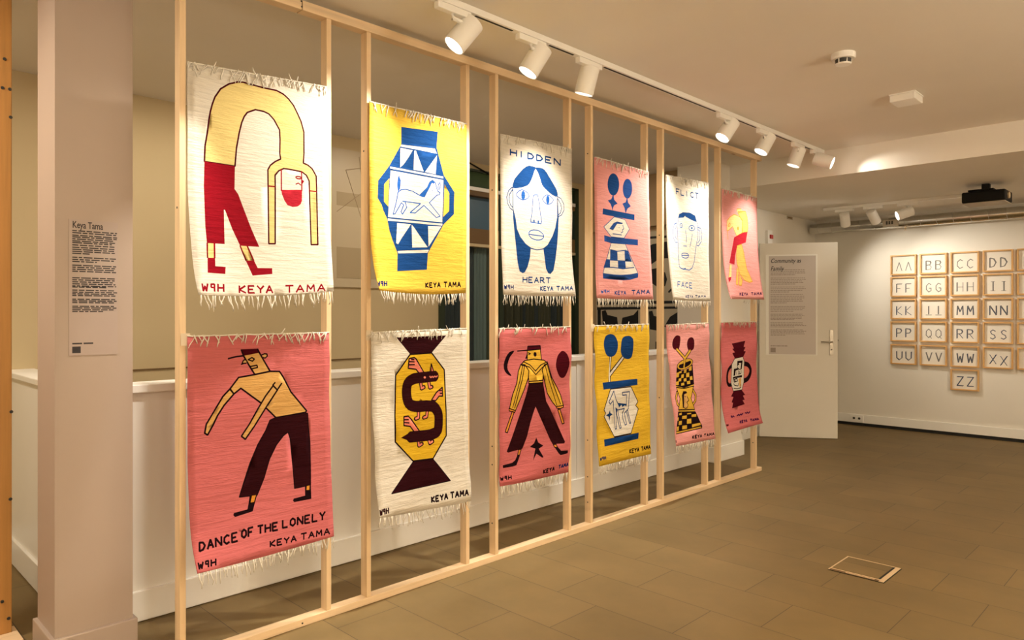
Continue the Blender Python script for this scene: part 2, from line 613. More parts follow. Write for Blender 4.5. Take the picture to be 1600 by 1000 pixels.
# panel on the open door
pn = thing('text_panel', 'grey printed exhibition text panel fixed to the open white door', 'text panel', (-3.60, 7.46, 0), None, (0, 0, DA))
new_box('backing', .063, .592, -.0245, -.0205, .897, 1.985, M_TRIM, pn)
new_box('sheet', .095, .575, -.0265, -.0245, .905, 1.968, M_SHEET, pn)
text('title', 'Community as', .066, M_INK, pn, (.112, -.027, 1.895), (R(90), 0, 0), .25, xs=.80)
text('title', 'Family', .066, M_INK, pn, (.112, -.027, 1.812), (R(90), 0, 0), .25, xs=.80)
def zrow(y): return 1.985 - (y - 45) / (970 - 45) * 1.088
rows = []
rn = random.Random(5)
for a, b2, k in ((187, 232, 4), (262, 318, 5), (345, 390, 4), (415, 490, 6), (525, 568, 4), (595, 645, 5), (672, 712, 4), (738, 788, 5)):
    for i in range(k):
        rows.append((zrow(a + (b2 - a) * i / (k - 1)), (.112 + rn.uniform(.32, .365)) if i < k - 1 else .112 + rn.uniform(.13, .26)))
bm = bmesh.new()
print_rows(bm, rows, .112, .5, lambda x, zz: (x, -.0268, zz), .0034, 8)
print_rows(bm, [(zrow(887), .285)], .112, .285, lambda x, zz: (x, -.0268, zz), .005, 9)
obj('printed_text', bm, M_INK2, pn)
new_box('logo', .111, .165, -.0270, -.0265, .925, .975, M_INK2, pn)

# panel on the pillar
pn = thing('text_panel', 'pinkish printed artist text panel on the square pillar', 'text panel', (-3.07, 0, 0))
new_box('sheet', 0, .003, .735, .901, 1.187, 1.700, M_SHEET2, pn)
text('title', 'Keya Tama', .036, M_INK, pn, (.0033, .746, 1.668), (R(90), 0, R(90)), 0, xs=.64)
def prow(y): return 1.697 - (y - 92) / (897 - 92) * .510
rows = []
for ys, last in (((155, 167, 182, 192, 204, 216, 226), .9), ((240, 254, 266, 278, 290), .4), ((313, 326, 338), .55), ((360, 372, 384, 396), 1), ((435, 447, 459, 471, 483, 490), .8), ((508, 520, 530, 540), 1), ((562, 572, 582), .95), ((604, 614, 625, 635), .75)):
    for i, yy in enumerate(ys):
        rows.append((prow(yy), .746 + (.150 + rn.uniform(-.008, .004) if i < len(ys) - 1 else .150 * last)))
bm = bmesh.new()
print_rows(bm, rows, .746, .9, lambda x, zz: (.0034, x, zz), .0022, 3)
print_rows(bm, [(prow(826), .82)], .746, .82, lambda x, zz: (.0034, x, zz), .003, 2)
obj('printed_text', bm, M_INK, pn)
new_box('logo', .003, .0036, .746, .774, 1.196, 1.221, M_INK, pn)

# ---------------------------------------------------------------- timber frame
XFR = -2.81
fr = thing('timber_display_stand', 'tall pine stud frame standing on the floor in front of the low wall', 'display stand', (XFR, 3.5, 0))
def frame_part(name, x0, x1, y0, y1, z0, z1, mm, bevel=.002):
    return new_box(name, x0 - XFR, x1 - XFR, y0 - 3.5, y1 - 3.5, z0, z1, mm, fr, bevel)
frame_part('bottom_plate', XFR - .052, XFR + .002, -.6, 5.865, 0, .032, M_PINE_Y)
frame_part('top_plate', XFR - .052, XFR + .002, -.6, 1.548, 2.650, 2.692, M_PINE_Y)
frame_part('top_plate', XFR - .052, XFR + .002, 1.552, 5.865, 2.650, 2.692, M_PINE_Y)
STUDS = [1.065, 1.693, 1.902, 2.515, 2.726, 3.343, 3.554, 4.161, 4.360, 4.972, 5.170, 5.782]
s0 = new_box('stud', -.050, -.002, -.0235, 0, .032, 2.650, M_PINE_Z, fr, .0015, (0, STUDS[0] - 3.5, 0))
for yy in STUDS[1:]:
    c = s0.copy()
    COL.objects.link(c)
    c.parent = fr
    c.location = (0, yy - 3.5, 0)
def screws(pts):
    for x, yy, zz in pts:
        bm = bmesh.new()
        lathe(bm, [(0, 0), (.004, 0), (.004, .0015), (0, .0015)], Matrix.Translation((x - XFR, yy - 3.5, zz)) @ Matrix.Rotation(R(90), 4, 'Y'), 8)
        obj('screw', bm, M_SMOKE, fr)
def side_screws(pts):
    for yy, zz in pts:
        bm = bmesh.new()
        lathe(bm, [(0, 0), (.0045, 0), (.0045, .0012), (0, .0012)], Matrix.Translation((-.026, yy - .0236 - 3.5, zz)) @ Matrix.Rotation(R(90), 4, 'X'), 8)
        obj('screw', bm, M_SMOKE, fr)
side_screws([(STUDS[4], 2.02), (STUDS[4], .62), (STUDS[4], .52), (STUDS[4], .20), (STUDS[6], .55), (STUDS[6], .32), (STUDS[6], .16), (STUDS[6], 2.35), (STUDS[8], 1.9), (STUDS[8], .75), (STUDS[2], 2.1), (STUDS[0], 1.75), (STUDS[11], .25)])
screws([(XFR + .002, 1.55, .015), (XFR + .002, 1.545, 2.685), (XFR + .002, 1.547, 2.662)])

post = thing('timber_post', 'tall dark orange timber post with bolts at the left edge beside the pillar', 'post', (-3.60, .60, 0))
new_box('upright', 0, .05, -.34, .045, .03, 2.71, M_POST, post, .003)
new_box('base_board', -.02, .16, -.5, .065, 0, .03, M_PINE_Y, post, .002)
for yy, zz in ((.020, 2.39), (.038, 2.27), (.013, 2.27), (.041, 2.155), (.012, .165), (.034, .09), (.043, .94), (.04, .58)):
    bm = bmesh.new()
    lathe(bm, [(0, 0), (.007, 0), (.006, .003), (0, .003)], Matrix.Translation((.05, yy, zz)) @ Matrix.Rotation(R(90), 4, 'Y'), 10)
    obj('bolt', bm, M_SMOKE, post)

# ---------------------------------------------------------------- rugs
RUGS={}
RUGS['R1']=dict(y0=1.0665,w=0.5973,kL=5,kR=2,sag=0.012,zt0=2.3014,zt1=2.3398,bg='cream',dL=0.1093,dR=0.0554,zb0=1.4138,zb1=1.4424,ops=[
 ('gold',0,1,[128,675,130,619,147,515,160,411,172,346,187,289,208,230,253,159,318,111,393,82,436,78,504,85,609,95,721,99,781,119,827,150,874,199,911,263,944,327,969,411,966,593,958,676,1001,690,1039,717,1076,776,1077,903,1069,1360,1006,1360,1008,911,1008,824,984,778,942,751,857,741,779,736,733,759,700,799,698,888,681,1353,625,1354,636,892,639,758,662,719,703,686,753,660,747,614,751,496,747,420,698,342,653,301,609,287,538,282,469,314,443,350,422,402,401,486,379,610,366,752,126,736]),
 ('wine',10.2,1,[128,675,130,619,147,515,160,411,172,346,187,289,208,230,253,159,318,111,393,82,436,78,504,85,609,95,721,99,781,119,827,150,874,199,911,263,944,327,969,411,966,593,958,676,1001,690,1039,717,1076,776,1077,903,1069,1360,1006,1360,1008,911,1008,824,984,778,942,751,857,741,779,736,733,759,700,799,698,888,681,1353,625,1354,636,892,639,758,662,719,703,686,753,660,747,614,751,496,747,420,698,342,653,301,609,287,538,282,469,314,443,350,422,402,401,486,379,610,366,752,126,736]),
 ('red',0,1,[126,736,366,753,357,931,385,973,483,1244,542,1381,381,1375,324,1249,274,1104,265,1100,260,1252,257,1366,118,1364,114,1227,119,927]),
 ('gold',0,1,[120,1364,175,1365,164,1475,112,1476]),
 ('red',8.5,0,[120,1364,114,1476]),
 ('red',11.1,0,[176,1365,169,1475]),
 ('red',0,1,[114,1476,173,1474,168,1538,249,1541,239,1596,101,1590]),
 ('gold',0,1,[381,1377,439,1377,484,1488,420,1489]),
 ('red',8.5,0,[381,1375,420,1489]),
 ('red',10.2,0,[441,1377,485,1488]),
 ('red',0,1,[418,1489,487,1488,512,1546,635,1548,630,1594,460,1605]),
 ('red',7.7,0,[756,745,751,922]),
 ('red',7.7,0,[939,751,937,911]),
 ('rose',0,1,[751,914,939,902,936,993,923,1023,894,1044,848,1050,802,1037,776,1001,755,951]),
 ('red',6.8,1,[936,805,931,809,921,812,908,812,895,810,887,805,884,800,889,796,899,793,912,793,925,795,933,800]),
 ('red',0,1,[937,816,962,827,943,854]),
 ('red',5.1,0,[882,860,906,848,929,864]),
 ('red',7.7,0,[638,890,698,892]),
 ('red',7.7,0,[1011,906,1076,909]),
 ('red',11.1,0,[44,1676,41,1731,62,1692,65,1731,86,1675]),
 ('red',11.1,0,[134,1702,108,1700,113,1677,139,1675,128,1730]),
 ('red',11.1,0,[155,1729,167,1674]),
 ('red',11.1,0,[200,1729,211,1674]),
 ('red',11.1,0,[161,1702,206,1702]),
 ('red',11.9,0,[325,1736,336,1684]),
 ('red',11.9,0,[383,1684,330,1713,377,1736]),
 ('red',11.9,0,[457,1684,410,1684,400,1736,450,1736]),
 ('red',11.9,0,[405,1710,442,1710]),
 ('red',11.9,0,[485,1684,507,1711,539,1685]),
 ('red',11.9,0,[507,1711,502,1737]),
 ('red',11.9,0,[552,1738,589,1685,607,1739]),
 ('red',11.9,0,[567,1718,600,1719]),
 ('red',11.9,0,[733,1687,802,1688]),
 ('red',11.9,0,[767,1687,759,1740]),
 ('red',11.9,0,[824,1741,867,1688,895,1742]),
 ('red',11.9,0,[841,1721,884,1722]),
 ('red',11.9,0,[926,1743,938,1689,964,1726,999,1691,999,1746]),
 ('red',11.9,0,[1030,1747,1073,1693,1105,1751]),
 ('red',11.9,0,[1047,1727,1092,1729]),
])
RUGS['R2']=dict(y0=1.8846,w=0.6008,kL=6,kR=2,sag=0.012,zt0=2.3229,zt1=2.3316,bg='yellow',dL=0.0823,dR=-0.0106,zb0=1.4505,zb1=1.4531,ops=[
 ('blue',0,1,[362,323,359,344,223,563,93,724,88,888,134,945,155,1000,197,1074,217,1179,248,1273,294,1386,295,1401,676,1371,682,1358,888,1070,1029,952,1029,855,1033,727,890,571,804,319,797,298]),
 ('blue',0,1,[362,171,811,143,797,320,362,344]),
 ('yellow',0,1,[161,748,220,686,211,955,160,912]),
 ('yellow',0,1,[901,660,964,744,965,927,885,992]),
 ('cream',0,1,[362,342,776,318,805,365,352,361]),
 ('cream',0,1,[352,375,498,376,453,446,388,530,347,565]),
 ('cream',0,1,[518,378,538,375,633,566,509,566]),
 ('cream',0,1,[805,379,784,574,650,569]),
 ('cream',0,1,[229,572,883,585,883,605,233,590]),
 ('cream',0,1,[235,607,885,620,872,1048,208,1053]),
 ('cream',0,1,[203,1067,875,1062,872,1082,205,1087]),
 ('cream',0,1,[312,1100,475,1100,353,1246,310,1305,289,1294]),
 ('cream',0,1,[484,1102,506,1120,675,1308,480,1323]),
 ('cream',0,1,[688,1099,861,1090,688,1302]),
 ('cream',0,1,[298,1368,691,1332,672,1361,306,1391]),
 ('blue',0,1,[295,1396,676,1368,654,1527,270,1561]),
 ('blue2',0,1,[331,641,354,688,349,762,323,808,312,742,319,674]),
 ('blue2',0,1,[578,805,673,719,706,658,746,633,776,652,763,674,738,666,706,721,645,823]),
 ('blue2',7.1,0,[316,815,354,780,414,767,499,776,578,805,625,816]),
 ('blue2',7.1,0,[776,652,812,741,841,751,834,774,804,781,706,867,845,989,796,1006,638,900,530,985,467,987,597,887,379,885]),
 ('blue2',7.1,0,[323,808,300,915,266,1022,290,1014,364,902,391,920,360,989,375,1012,429,939,406,886]),
 ('blue2',5.7,1,[845,687,839,707,831,720,822,720,818,707,819,688,825,668,834,655,842,655,846,667]),
 ('blue2',0,1,[750,742,747,747,740,747,737,743,740,738,747,738]),
 ('navy',10.2,0,[0,1679,-10,1725,11,1691,7,1723,31,1675]),
 ('navy',10.2,0,[60,1694,43,1694,49,1675,68,1672,52,1718]),
 ('navy',10.2,0,[72,1716,87,1669]),
 ('navy',10.2,0,[103,1712,118,1665]),
 ('navy',10.2,0,[80,1692,111,1689]),
 ('black',12.5,0,[617,1698,624,1655]),
 ('black',12.5,0,[658,1653,620,1678,655,1696]),
 ('black',12.5,0,[713,1652,678,1653,672,1696,708,1695]),
 ('black',12.5,0,[675,1674,702,1673]),
 ('black',12.5,0,[733,1651,749,1672,772,1650]),
 ('black',12.5,0,[749,1672,746,1694]),
 ('black',12.5,0,[783,1693,808,1649,822,1692]),
 ('black',12.5,0,[793,1676,816,1676]),
 ('black',12.5,0,[880,1644,925,1644]),
 ('black',12.5,0,[903,1644,899,1693]),
 ('black',12.5,0,[941,1693,967,1644,987,1693]),
 ('black',12.5,0,[952,1674,979,1674]),
 ('black',12.5,0,[1007,1693,1013,1644,1031,1676,1052,1644,1054,1694]),
 ('black',12.5,0,[1074,1694,1099,1645,1122,1696]),
 ('black',12.5,0,[1084,1676,1113,1676]),
])
RUGS['R3']=dict(y0=2.729,w=0.6052,kL=2,kR=6,sag=0.004,zt0=2.3213,zt1=2.3389,bg='cream',dL=0.0224,dR=0.0266,zb0=1.448,zb1=1.4511,ops=[
 ('blue',0,1,[186,565,186,534,202,496,209,477,230,452,287,396,354,337,407,303,457,284,511,285,562,292,605,289,645,287,685,291,722,304,756,332,792,369,841,417,887,464,916,495,935,522,950,562,947,593,907,595,854,583,807,564,760,540,714,515,675,486,655,449,637,407,601,346,565,307,540,342,516,400,487,450,455,494,421,517,381,532,331,548,279,560,225,569]),
 ('blue',0,1,[186,567,187,778,230,914,244,1023,283,1101,354,1167,464,1221,444,1334,402,1437,354,1499,317,1512,267,1492,240,1394,222,1195,205,1046,187,898]),
 ('blue',0,1,[947,593,941,838,898,978,832,1087,750,1186,678,1215,704,1343,722,1445,758,1496,796,1507,856,1462,895,1346,930,1155,947,996,959,837]),
 ('blue',8.8,0,[186,567,185,798,223,905,244,1023,297,1110,383,1186,471,1226,569,1238,678,1220,758,1175,848,1065,899,968,936,839,942,593]),
 ('blue',7.5,0,[182,558,122,604,90,677,99,746,140,797,182,818]),
 ('blue',7.5,0,[182,588,136,643,124,704,148,761,180,783]),
 ('blue',7.5,0,[942,590,1007,610,1056,670,1056,744,1014,801,952,829]),
 ('blue',7.5,0,[944,611,999,675,1015,726,990,782,952,808]),
 ('blue2',7.5,1,[242,632,262,608,293,587,322,576,352,574,386,581,417,594,443,615,454,637,434,656,402,672,369,682,335,686,301,678,271,664,249,650]),
 ('blue2',0,1,[389,630,384,656,371,675,353,684,336,679,323,661,319,637,324,611,337,591,354,582,372,587,385,605]),
 ('blue2',7.5,1,[678,646,698,622,728,600,755,591,783,590,812,597,838,610,861,626,870,644,851,666,822,685,795,695,766,697,738,691,712,679,689,665]),
 ('blue2',0,1,[803,642,799,667,787,687,771,695,756,690,744,672,740,648,745,622,756,603,772,595,788,600,799,617]),
 ('blue2',8.8,1,[472,926,496,832,513,698,521,625,552,607,597,607,612,658,634,759,641,820,662,906,646,935,585,933,532,926]),
 ('blue2',0,1,[517,897,543,895,542,933,524,932]),
 ('blue2',0,1,[590,899,616,897,616,933,593,934]),
 ('blue2',8.8,1,[438,1071,439,1051,454,1034,484,1020,522,1012,569,1012,614,1018,649,1033,675,1050,689,1065,690,1080,676,1098,650,1114,610,1123,565,1126,521,1120,482,1109,454,1091]),
 ('blue2',8.8,0,[443,1068,687,1075]),
 ('blue',17.6,0,[155,203,155,140]),
 ('blue',17.6,0,[252,205,252,141]),
 ('blue',17.6,0,[155,171,252,173]),
 ('blue',17.6,0,[327,206,327,142]),
 ('blue',17.6,0,[436,208,436,143,497,150,533,177,497,204,436,208]),
 ('blue',17.6,0,[582,211,582,145,645,152,682,179,645,206,582,211]),
 ('blue',17.6,0,[829,148,732,147,732,213,834,215]),
 ('blue',17.6,0,[732,180,807,181]),
 ('blue',17.6,0,[886,216,886,148,996,218,996,150]),
 ('blue',13.8,0,[318,1612,322,1554]),
 ('blue',13.8,0,[385,1612,389,1553]),
 ('blue',13.8,0,[320,1583,387,1582]),
 ('blue',13.8,0,[481,1552,419,1553,414,1611,480,1611]),
 ('blue',13.8,0,[416,1582,465,1582]),
 ('blue',13.8,0,[513,1611,552,1552,583,1610]),
 ('blue',13.8,0,[528,1588,570,1588]),
 ('blue',13.8,0,[613,1610,618,1551,671,1554,680,1568,665,1579,615,1582]),
 ('blue',13.8,0,[643,1582,684,1610]),
 ('blue',13.8,0,[720,1551,792,1551]),
 ('blue',13.8,0,[756,1551,750,1610]),
 ('navy',11.3,0,[19,1653,25,1697,36,1666,45,1697,55,1652]),
 ('navy',11.3,0,[99,1674,77,1672,78,1654,101,1652,98,1696]),
 ('navy',11.3,0,[121,1695,124,1651]),
 ('navy',11.3,0,[158,1695,161,1650]),
 ('navy',11.3,0,[122,1673,160,1673]),
 ('blue',11.3,0,[607,1699,612,1654]),
 ('blue',11.3,0,[647,1653,609,1678,646,1698]),
 ('blue',11.3,0,[704,1652,668,1653,663,1698,701,1697]),
 ('blue',11.3,0,[666,1675,693,1675]),
 ('blue',11.3,0,[725,1652,742,1674,765,1651]),
 ('blue',11.3,0,[742,1674,739,1697]),
 ('blue',11.3,0,[776,1696,802,1651,816,1696]),
 ('blue',11.3,0,[786,1679,811,1679]),
 ('blue',11.3,0,[886,1648,940,1647]),
 ('blue',11.3,0,[913,1647,906,1695]),
 ('blue',11.3,0,[956,1694,990,1646,1010,1694]),
 ('blue',11.3,0,[969,1676,1002,1675]),
 ('blue',11.3,0,[1033,1693,1045,1645,1063,1676,1091,1644,1088,1693]),
 ('blue',11.3,0,[1112,1692,1147,1643,1167,1692]),
 ('blue',11.3,0,[1126,1674,1159,1673]),
])
RUGS['R4']=dict(y0=3.5511,w=0.6002,kL=1.5,kR=2,sag=0.004,zt0=2.3272,zt1=2.3152,bg='pink',dL=0.0182,dR=0.0368,zb0=1.4423,zb1=1.4425,ops=[
 ('blue',0,1,[514,270,510,306,498,340,480,372,457,398,430,418,401,430,371,434,343,429,317,417,295,397,279,371,269,340,266,306,271,272,281,238,299,207,321,181,347,161,376,148,406,143,435,147,461,159,484,179,500,205,511,236]),
 ('blue3',0,1,[807,285,803,317,793,348,778,376,757,400,734,418,709,429,683,432,658,428,635,416,617,398,603,374,594,346,592,315,595,283,605,253,620,225,639,201,662,183,688,171,713,168,739,171,762,183,781,201,795,225,804,253]),
 ('blue3',0,1,[376,427,391,425,404,482,479,525,407,555,382,585,375,618,363,619,349,585,325,547,267,509,341,486]),
 ('blue3',0,1,[680,433,699,431,713,480,775,523,703,561,675,593,666,621,647,622,629,561,581,511,655,486]),
 ('blue',0,1,[166,624,853,627,846,705,155,699]),
 ('cream',0,1,[403,704,632,714,728,836,602,965,325,970,174,856]),
 ('blue3',5.4,1,[403,704,632,714,728,836,602,965,325,970,174,856]),
 ('blue3',0,1,[290,869,388,784,460,760,586,764,571,783,459,790,366,883]),
 ('blue3',5.7,0,[578,794,605,839,568,860,581,881,537,902]),
 ('blue3',0,1,[511,835,505,839,494,840,489,837,495,833,505,832]),
 ('blue3',7.1,0,[359,928,550,926]),
 ('cream',0,1,[322,1048,626,1038,883,1415,871,1465,688,1502,544,1512,352,1511,146,1506,144,1442]),
 ('blue3',5.7,1,[322,1048,626,1038,883,1415,871,1465,688,1502,544,1512,352,1511,146,1506,144,1442]),
 ('blue3',0,1,[179,961,325,975,602,965,914,957,909,1036,626,1043,322,1052,180,1037]),
 ('blue3',0,1,[301,1139,450,1143,453,1266,296,1265]),
 ('blue3',0,1,[607,1132,677,1119,756,1260,608,1262]),
 ('blue3',0,1,[215,1264,296,1265,291,1362,160,1368]),
 ('blue3',0,1,[458,1266,614,1263,617,1362,456,1362]),
 ('blue3',8.5,0,[301,1135,450,1146,649,1119]),
 ('blue3',8.5,0,[218,1267,453,1266,614,1263,751,1260]),
 ('blue3',9.9,0,[162,1367,360,1359,553,1368,801,1337]),
 ('blue3',0,1,[140,1442,356,1450,531,1447,712,1432,865,1407,885,1431,871,1465,688,1502,527,1513,335,1512,143,1507]),
 ('blue2',9.9,0,[90,1659,97,1696,109,1669,120,1695,130,1656]),
 ('blue2',9.9,0,[179,1672,155,1672,156,1657,180,1654,178,1691]),
 ('blue2',9.9,0,[204,1689,206,1652]),
 ('blue2',9.9,0,[245,1687,247,1649]),
 ('blue2',9.9,0,[205,1670,246,1668]),
 ('blue3',11.3,0,[362,1704,365,1660]),
 ('blue3',11.3,0,[404,1659,363,1684,405,1703]),
 ('blue3',11.3,0,[466,1657,427,1658,424,1703,465,1702]),
 ('blue3',11.3,0,[425,1680,456,1679]),
 ('blue3',11.3,0,[489,1656,510,1678,534,1655]),
 ('blue3',11.3,0,[510,1678,508,1701]),
 ('blue3',11.3,0,[549,1700,575,1654,594,1699]),
 ('blue3',11.3,0,[559,1682,586,1682]),
 ('blue',15.6,0,[728,1643,803,1641]),
 ('blue',15.6,0,[766,1642,762,1692]),
 ('blue',15.6,0,[831,1690,874,1638,907,1688]),
 ('blue',15.6,0,[848,1670,894,1669]),
 ('blue',15.6,0,[940,1687,951,1636,980,1668,1016,1634,1017,1685]),
 ('blue',15.6,0,[1050,1685,1095,1632,1129,1683]),
 ('blue',15.6,0,[1068,1665,1115,1663]),
])
RUGS['R5']=dict(y0=4.3627,w=0.5953,kL=2.5,kR=5,sag=0.004,zt0=2.324,zt1=2.3432,bg='cream',dL=0.06,dR=0.0157,zb0=1.4433,zb1=1.4409,ops=[
 ('blue',0,1,[311,585,341,526,443,490,647,481,793,513,842,607,686,585,542,553,502,541,461,566]),
 ('blue2',10.2,0,[312,581,288,794,280,1111,279,1279,338,1308,574,1320,666,1284,743,1174,776,1022,850,823,863,649,843,602]),
 ('blue2',10.2,0,[284,657,204,679,162,781,174,886,225,941,274,934]),
 ('blue2',9.0,0,[275,689,227,756,224,861,273,901]),
 ('blue2',10.2,0,[862,681,940,687,982,771,957,882,876,951,823,948]),
 ('blue2',9.0,0,[870,713,922,732,914,863,842,914]),
 ('blue2',10.2,1,[776,698,767,715,743,730,709,740,671,742,638,737,615,725,607,709,616,692,640,677,674,667,711,664,745,670,768,681]),
 ('blue2',0,1,[717,702,709,714,691,721,673,717,666,705,674,692,692,686,710,690]),
 ('blue2',9.0,1,[432,685,424,703,405,715,382,716,365,707,359,690,366,672,385,660,408,658,425,668]),
 ('blue2',0,1,[407,691,400,700,388,701,383,692,389,683,401,682]),
 ('blue2',9.0,0,[515,737,526,843,513,929]),
 ('blue2',9.0,0,[697,789,658,899,610,987]),
 ('blue2',9.0,0,[426,976,526,977]),
 ('blue2',10.2,1,[363,1111,376,1095,408,1083,466,1079,526,1081,560,1093,575,1109,563,1129,528,1145,464,1151,401,1147,371,1131]),
 ('blue2',9.0,0,[371,1119,566,1111]),
 ('blue2',9.0,0,[339,1302,400,1316,468,1296]),
 ('blue',15.0,0,[353,168,269,166,268,242]),
 ('blue',15.0,0,[269,204,330,206]),
 ('blue',15.0,0,[395,169,394,246,474,248]),
 ('blue',15.0,0,[552,251,552,174]),
 ('blue',15.0,0,[740,190,703,177,661,196,656,230,698,255,740,244]),
 ('blue',15.0,0,[784,180,878,182]),
 ('blue',15.0,0,[831,181,831,259]),
 ('blue2',12.0,0,[272,1499,197,1499,181,1572]),
 ('blue2',12.0,0,[189,1536,245,1536]),
 ('blue2',12.0,0,[295,1573,351,1500,376,1575]),
 ('blue2',12.0,0,[317,1546,366,1546]),
 ('blue2',12.0,0,[502,1513,471,1502,431,1520,420,1553,453,1576,492,1565]),
 ('blue2',12.0,0,[619,1504,543,1503,530,1577,610,1579]),
 ('blue2',12.0,0,[537,1540,595,1541]),
 ('navy',7.8,0,[387,1719,395,1688]),
 ('navy',7.8,0,[433,1687,391,1705,429,1718]),
 ('navy',7.8,0,[494,1685,455,1686,448,1718,488,1717]),
 ('navy',7.8,0,[451,1702,481,1701]),
 ('navy',7.8,0,[516,1685,534,1700,559,1684]),
 ('navy',7.8,0,[534,1700,530,1716]),
 ('navy',7.8,0,[570,1715,599,1683,613,1714]),
 ('navy',7.8,0,[581,1703,608,1702]),
 ('navy',7.8,0,[696,1681,762,1679]),
 ('navy',7.8,0,[729,1680,722,1712]),
 ('navy',7.8,0,[784,1710,824,1677,851,1709]),
 ('navy',7.8,0,[800,1698,840,1697]),
 ('navy',7.8,0,[880,1708,891,1676,916,1696,948,1675,948,1707]),
 ('navy',7.8,0,[977,1706,1017,1673,1046,1705]),
 ('navy',7.8,0,[993,1694,1034,1693]),
])
RUGS['R6']=dict(y0=5.1592,w=0.5983,kL=4,kR=3,sag=0.0,zt0=2.3264,zt1=2.3245,bg='pink',dL=0.0762,dR=0.0656,zb0=1.4596,zb1=1.4632,ops=[
 ('gold',0,1,[157,657,165,496,266,424,393,371,500,377,586,392,668,448,666,523,654,653,468,721,347,573,198,653]),
 ('orange',9.1,1,[157,657,165,496,266,424,393,371,500,377,586,392,668,448,666,523,654,653,468,721,347,573,198,653]),
 ('ambr',0,1,[522,330,785,284,846,377,869,538,843,624,661,654,677,522,672,437,586,382]),
 ('orange',10.6,1,[522,330,785,284,846,377,869,538,843,624,661,654,677,522,672,437,586,382]),
 ('gold',0,1,[489,307,500,268,631,252,648,279,774,280,763,295,522,320]),
 ('orange',12.1,0,[522,309,774,282]),
 ('orange',9.1,0,[489,307,500,268,631,252]),
 ('orange',0,1,[271,558,256,578,236,592,217,596,204,590,200,575,207,555,221,535,241,521,260,516,273,522,277,537]),
 ('gold',0,1,[253,557,242,572,230,581,221,580,219,571,225,556,235,541,247,532,256,532,258,542]),
 ('orange',0,1,[551,587,544,606,529,619,510,620,496,610,490,592,497,573,512,560,531,558,546,568]),
 ('orange',10.6,0,[167,656,170,733,181,795]),
 ('ambr',0,1,[478,874,630,847,685,950,743,1248,884,1460,765,1480,601,1446,482,1344,436,1177,428,1051]),
 ('orange',10.6,1,[478,874,630,847,685,950,743,1248,884,1460,765,1480,601,1446,482,1344,436,1177,428,1051]),
 ('red2',0,1,[843,620,774,805,478,874,394,1052,348,1198,186,1178,304,932,381,748,621,666,732,636]),
 ('ambr',0,1,[414,1241,296,1518,353,1533,464,1281]),
 ('orange',9.1,0,[414,1241,296,1518,353,1533,464,1281]),
 ('ambr',0,1,[472,1334,386,1537,471,1539,540,1448,496,1396]),
 ('orange',9.1,0,[472,1334,386,1537,471,1539,540,1448,496,1396]),
 ('gold',0,1,[203,1198,254,1210,190,1406,107,1409]),
 ('orange',9.1,0,[203,1198,107,1409]),
 ('red2',0,1,[83,1420,192,1400,153,1455,77,1495]),
 ('plum',15.2,0,[337,1701,359,1661]),
 ('plum',15.2,0,[406,1660,347,1683,390,1700]),
 ('plum',15.2,0,[482,1659,434,1660,413,1700,464,1699]),
 ('plum',15.2,0,[424,1680,461,1679]),
 ('plum',15.2,0,[510,1658,527,1678,564,1657]),
 ('plum',15.2,0,[527,1678,516,1698]),
 ('plum',15.2,0,[566,1698,614,1657,621,1697]),
 ('plum',15.2,0,[585,1682,618,1682]),
 ('plum',15.2,0,[764,1650,837,1648]),
 ('plum',15.2,0,[800,1649,779,1692]),
 ('plum',15.2,0,[848,1690,905,1645,922,1688]),
 ('plum',15.2,0,[870,1673,915,1672]),
 ('plum',15.2,0,[954,1687,980,1643,999,1671,1043,1641,1029,1685]),
 ('plum',15.2,0,[1061,1684,1119,1639,1138,1682]),
 ('plum',15.2,0,[1084,1667,1130,1665]),
 ('plum',9.1,0,[-13,1658,-18,1730,0,1754]),
])
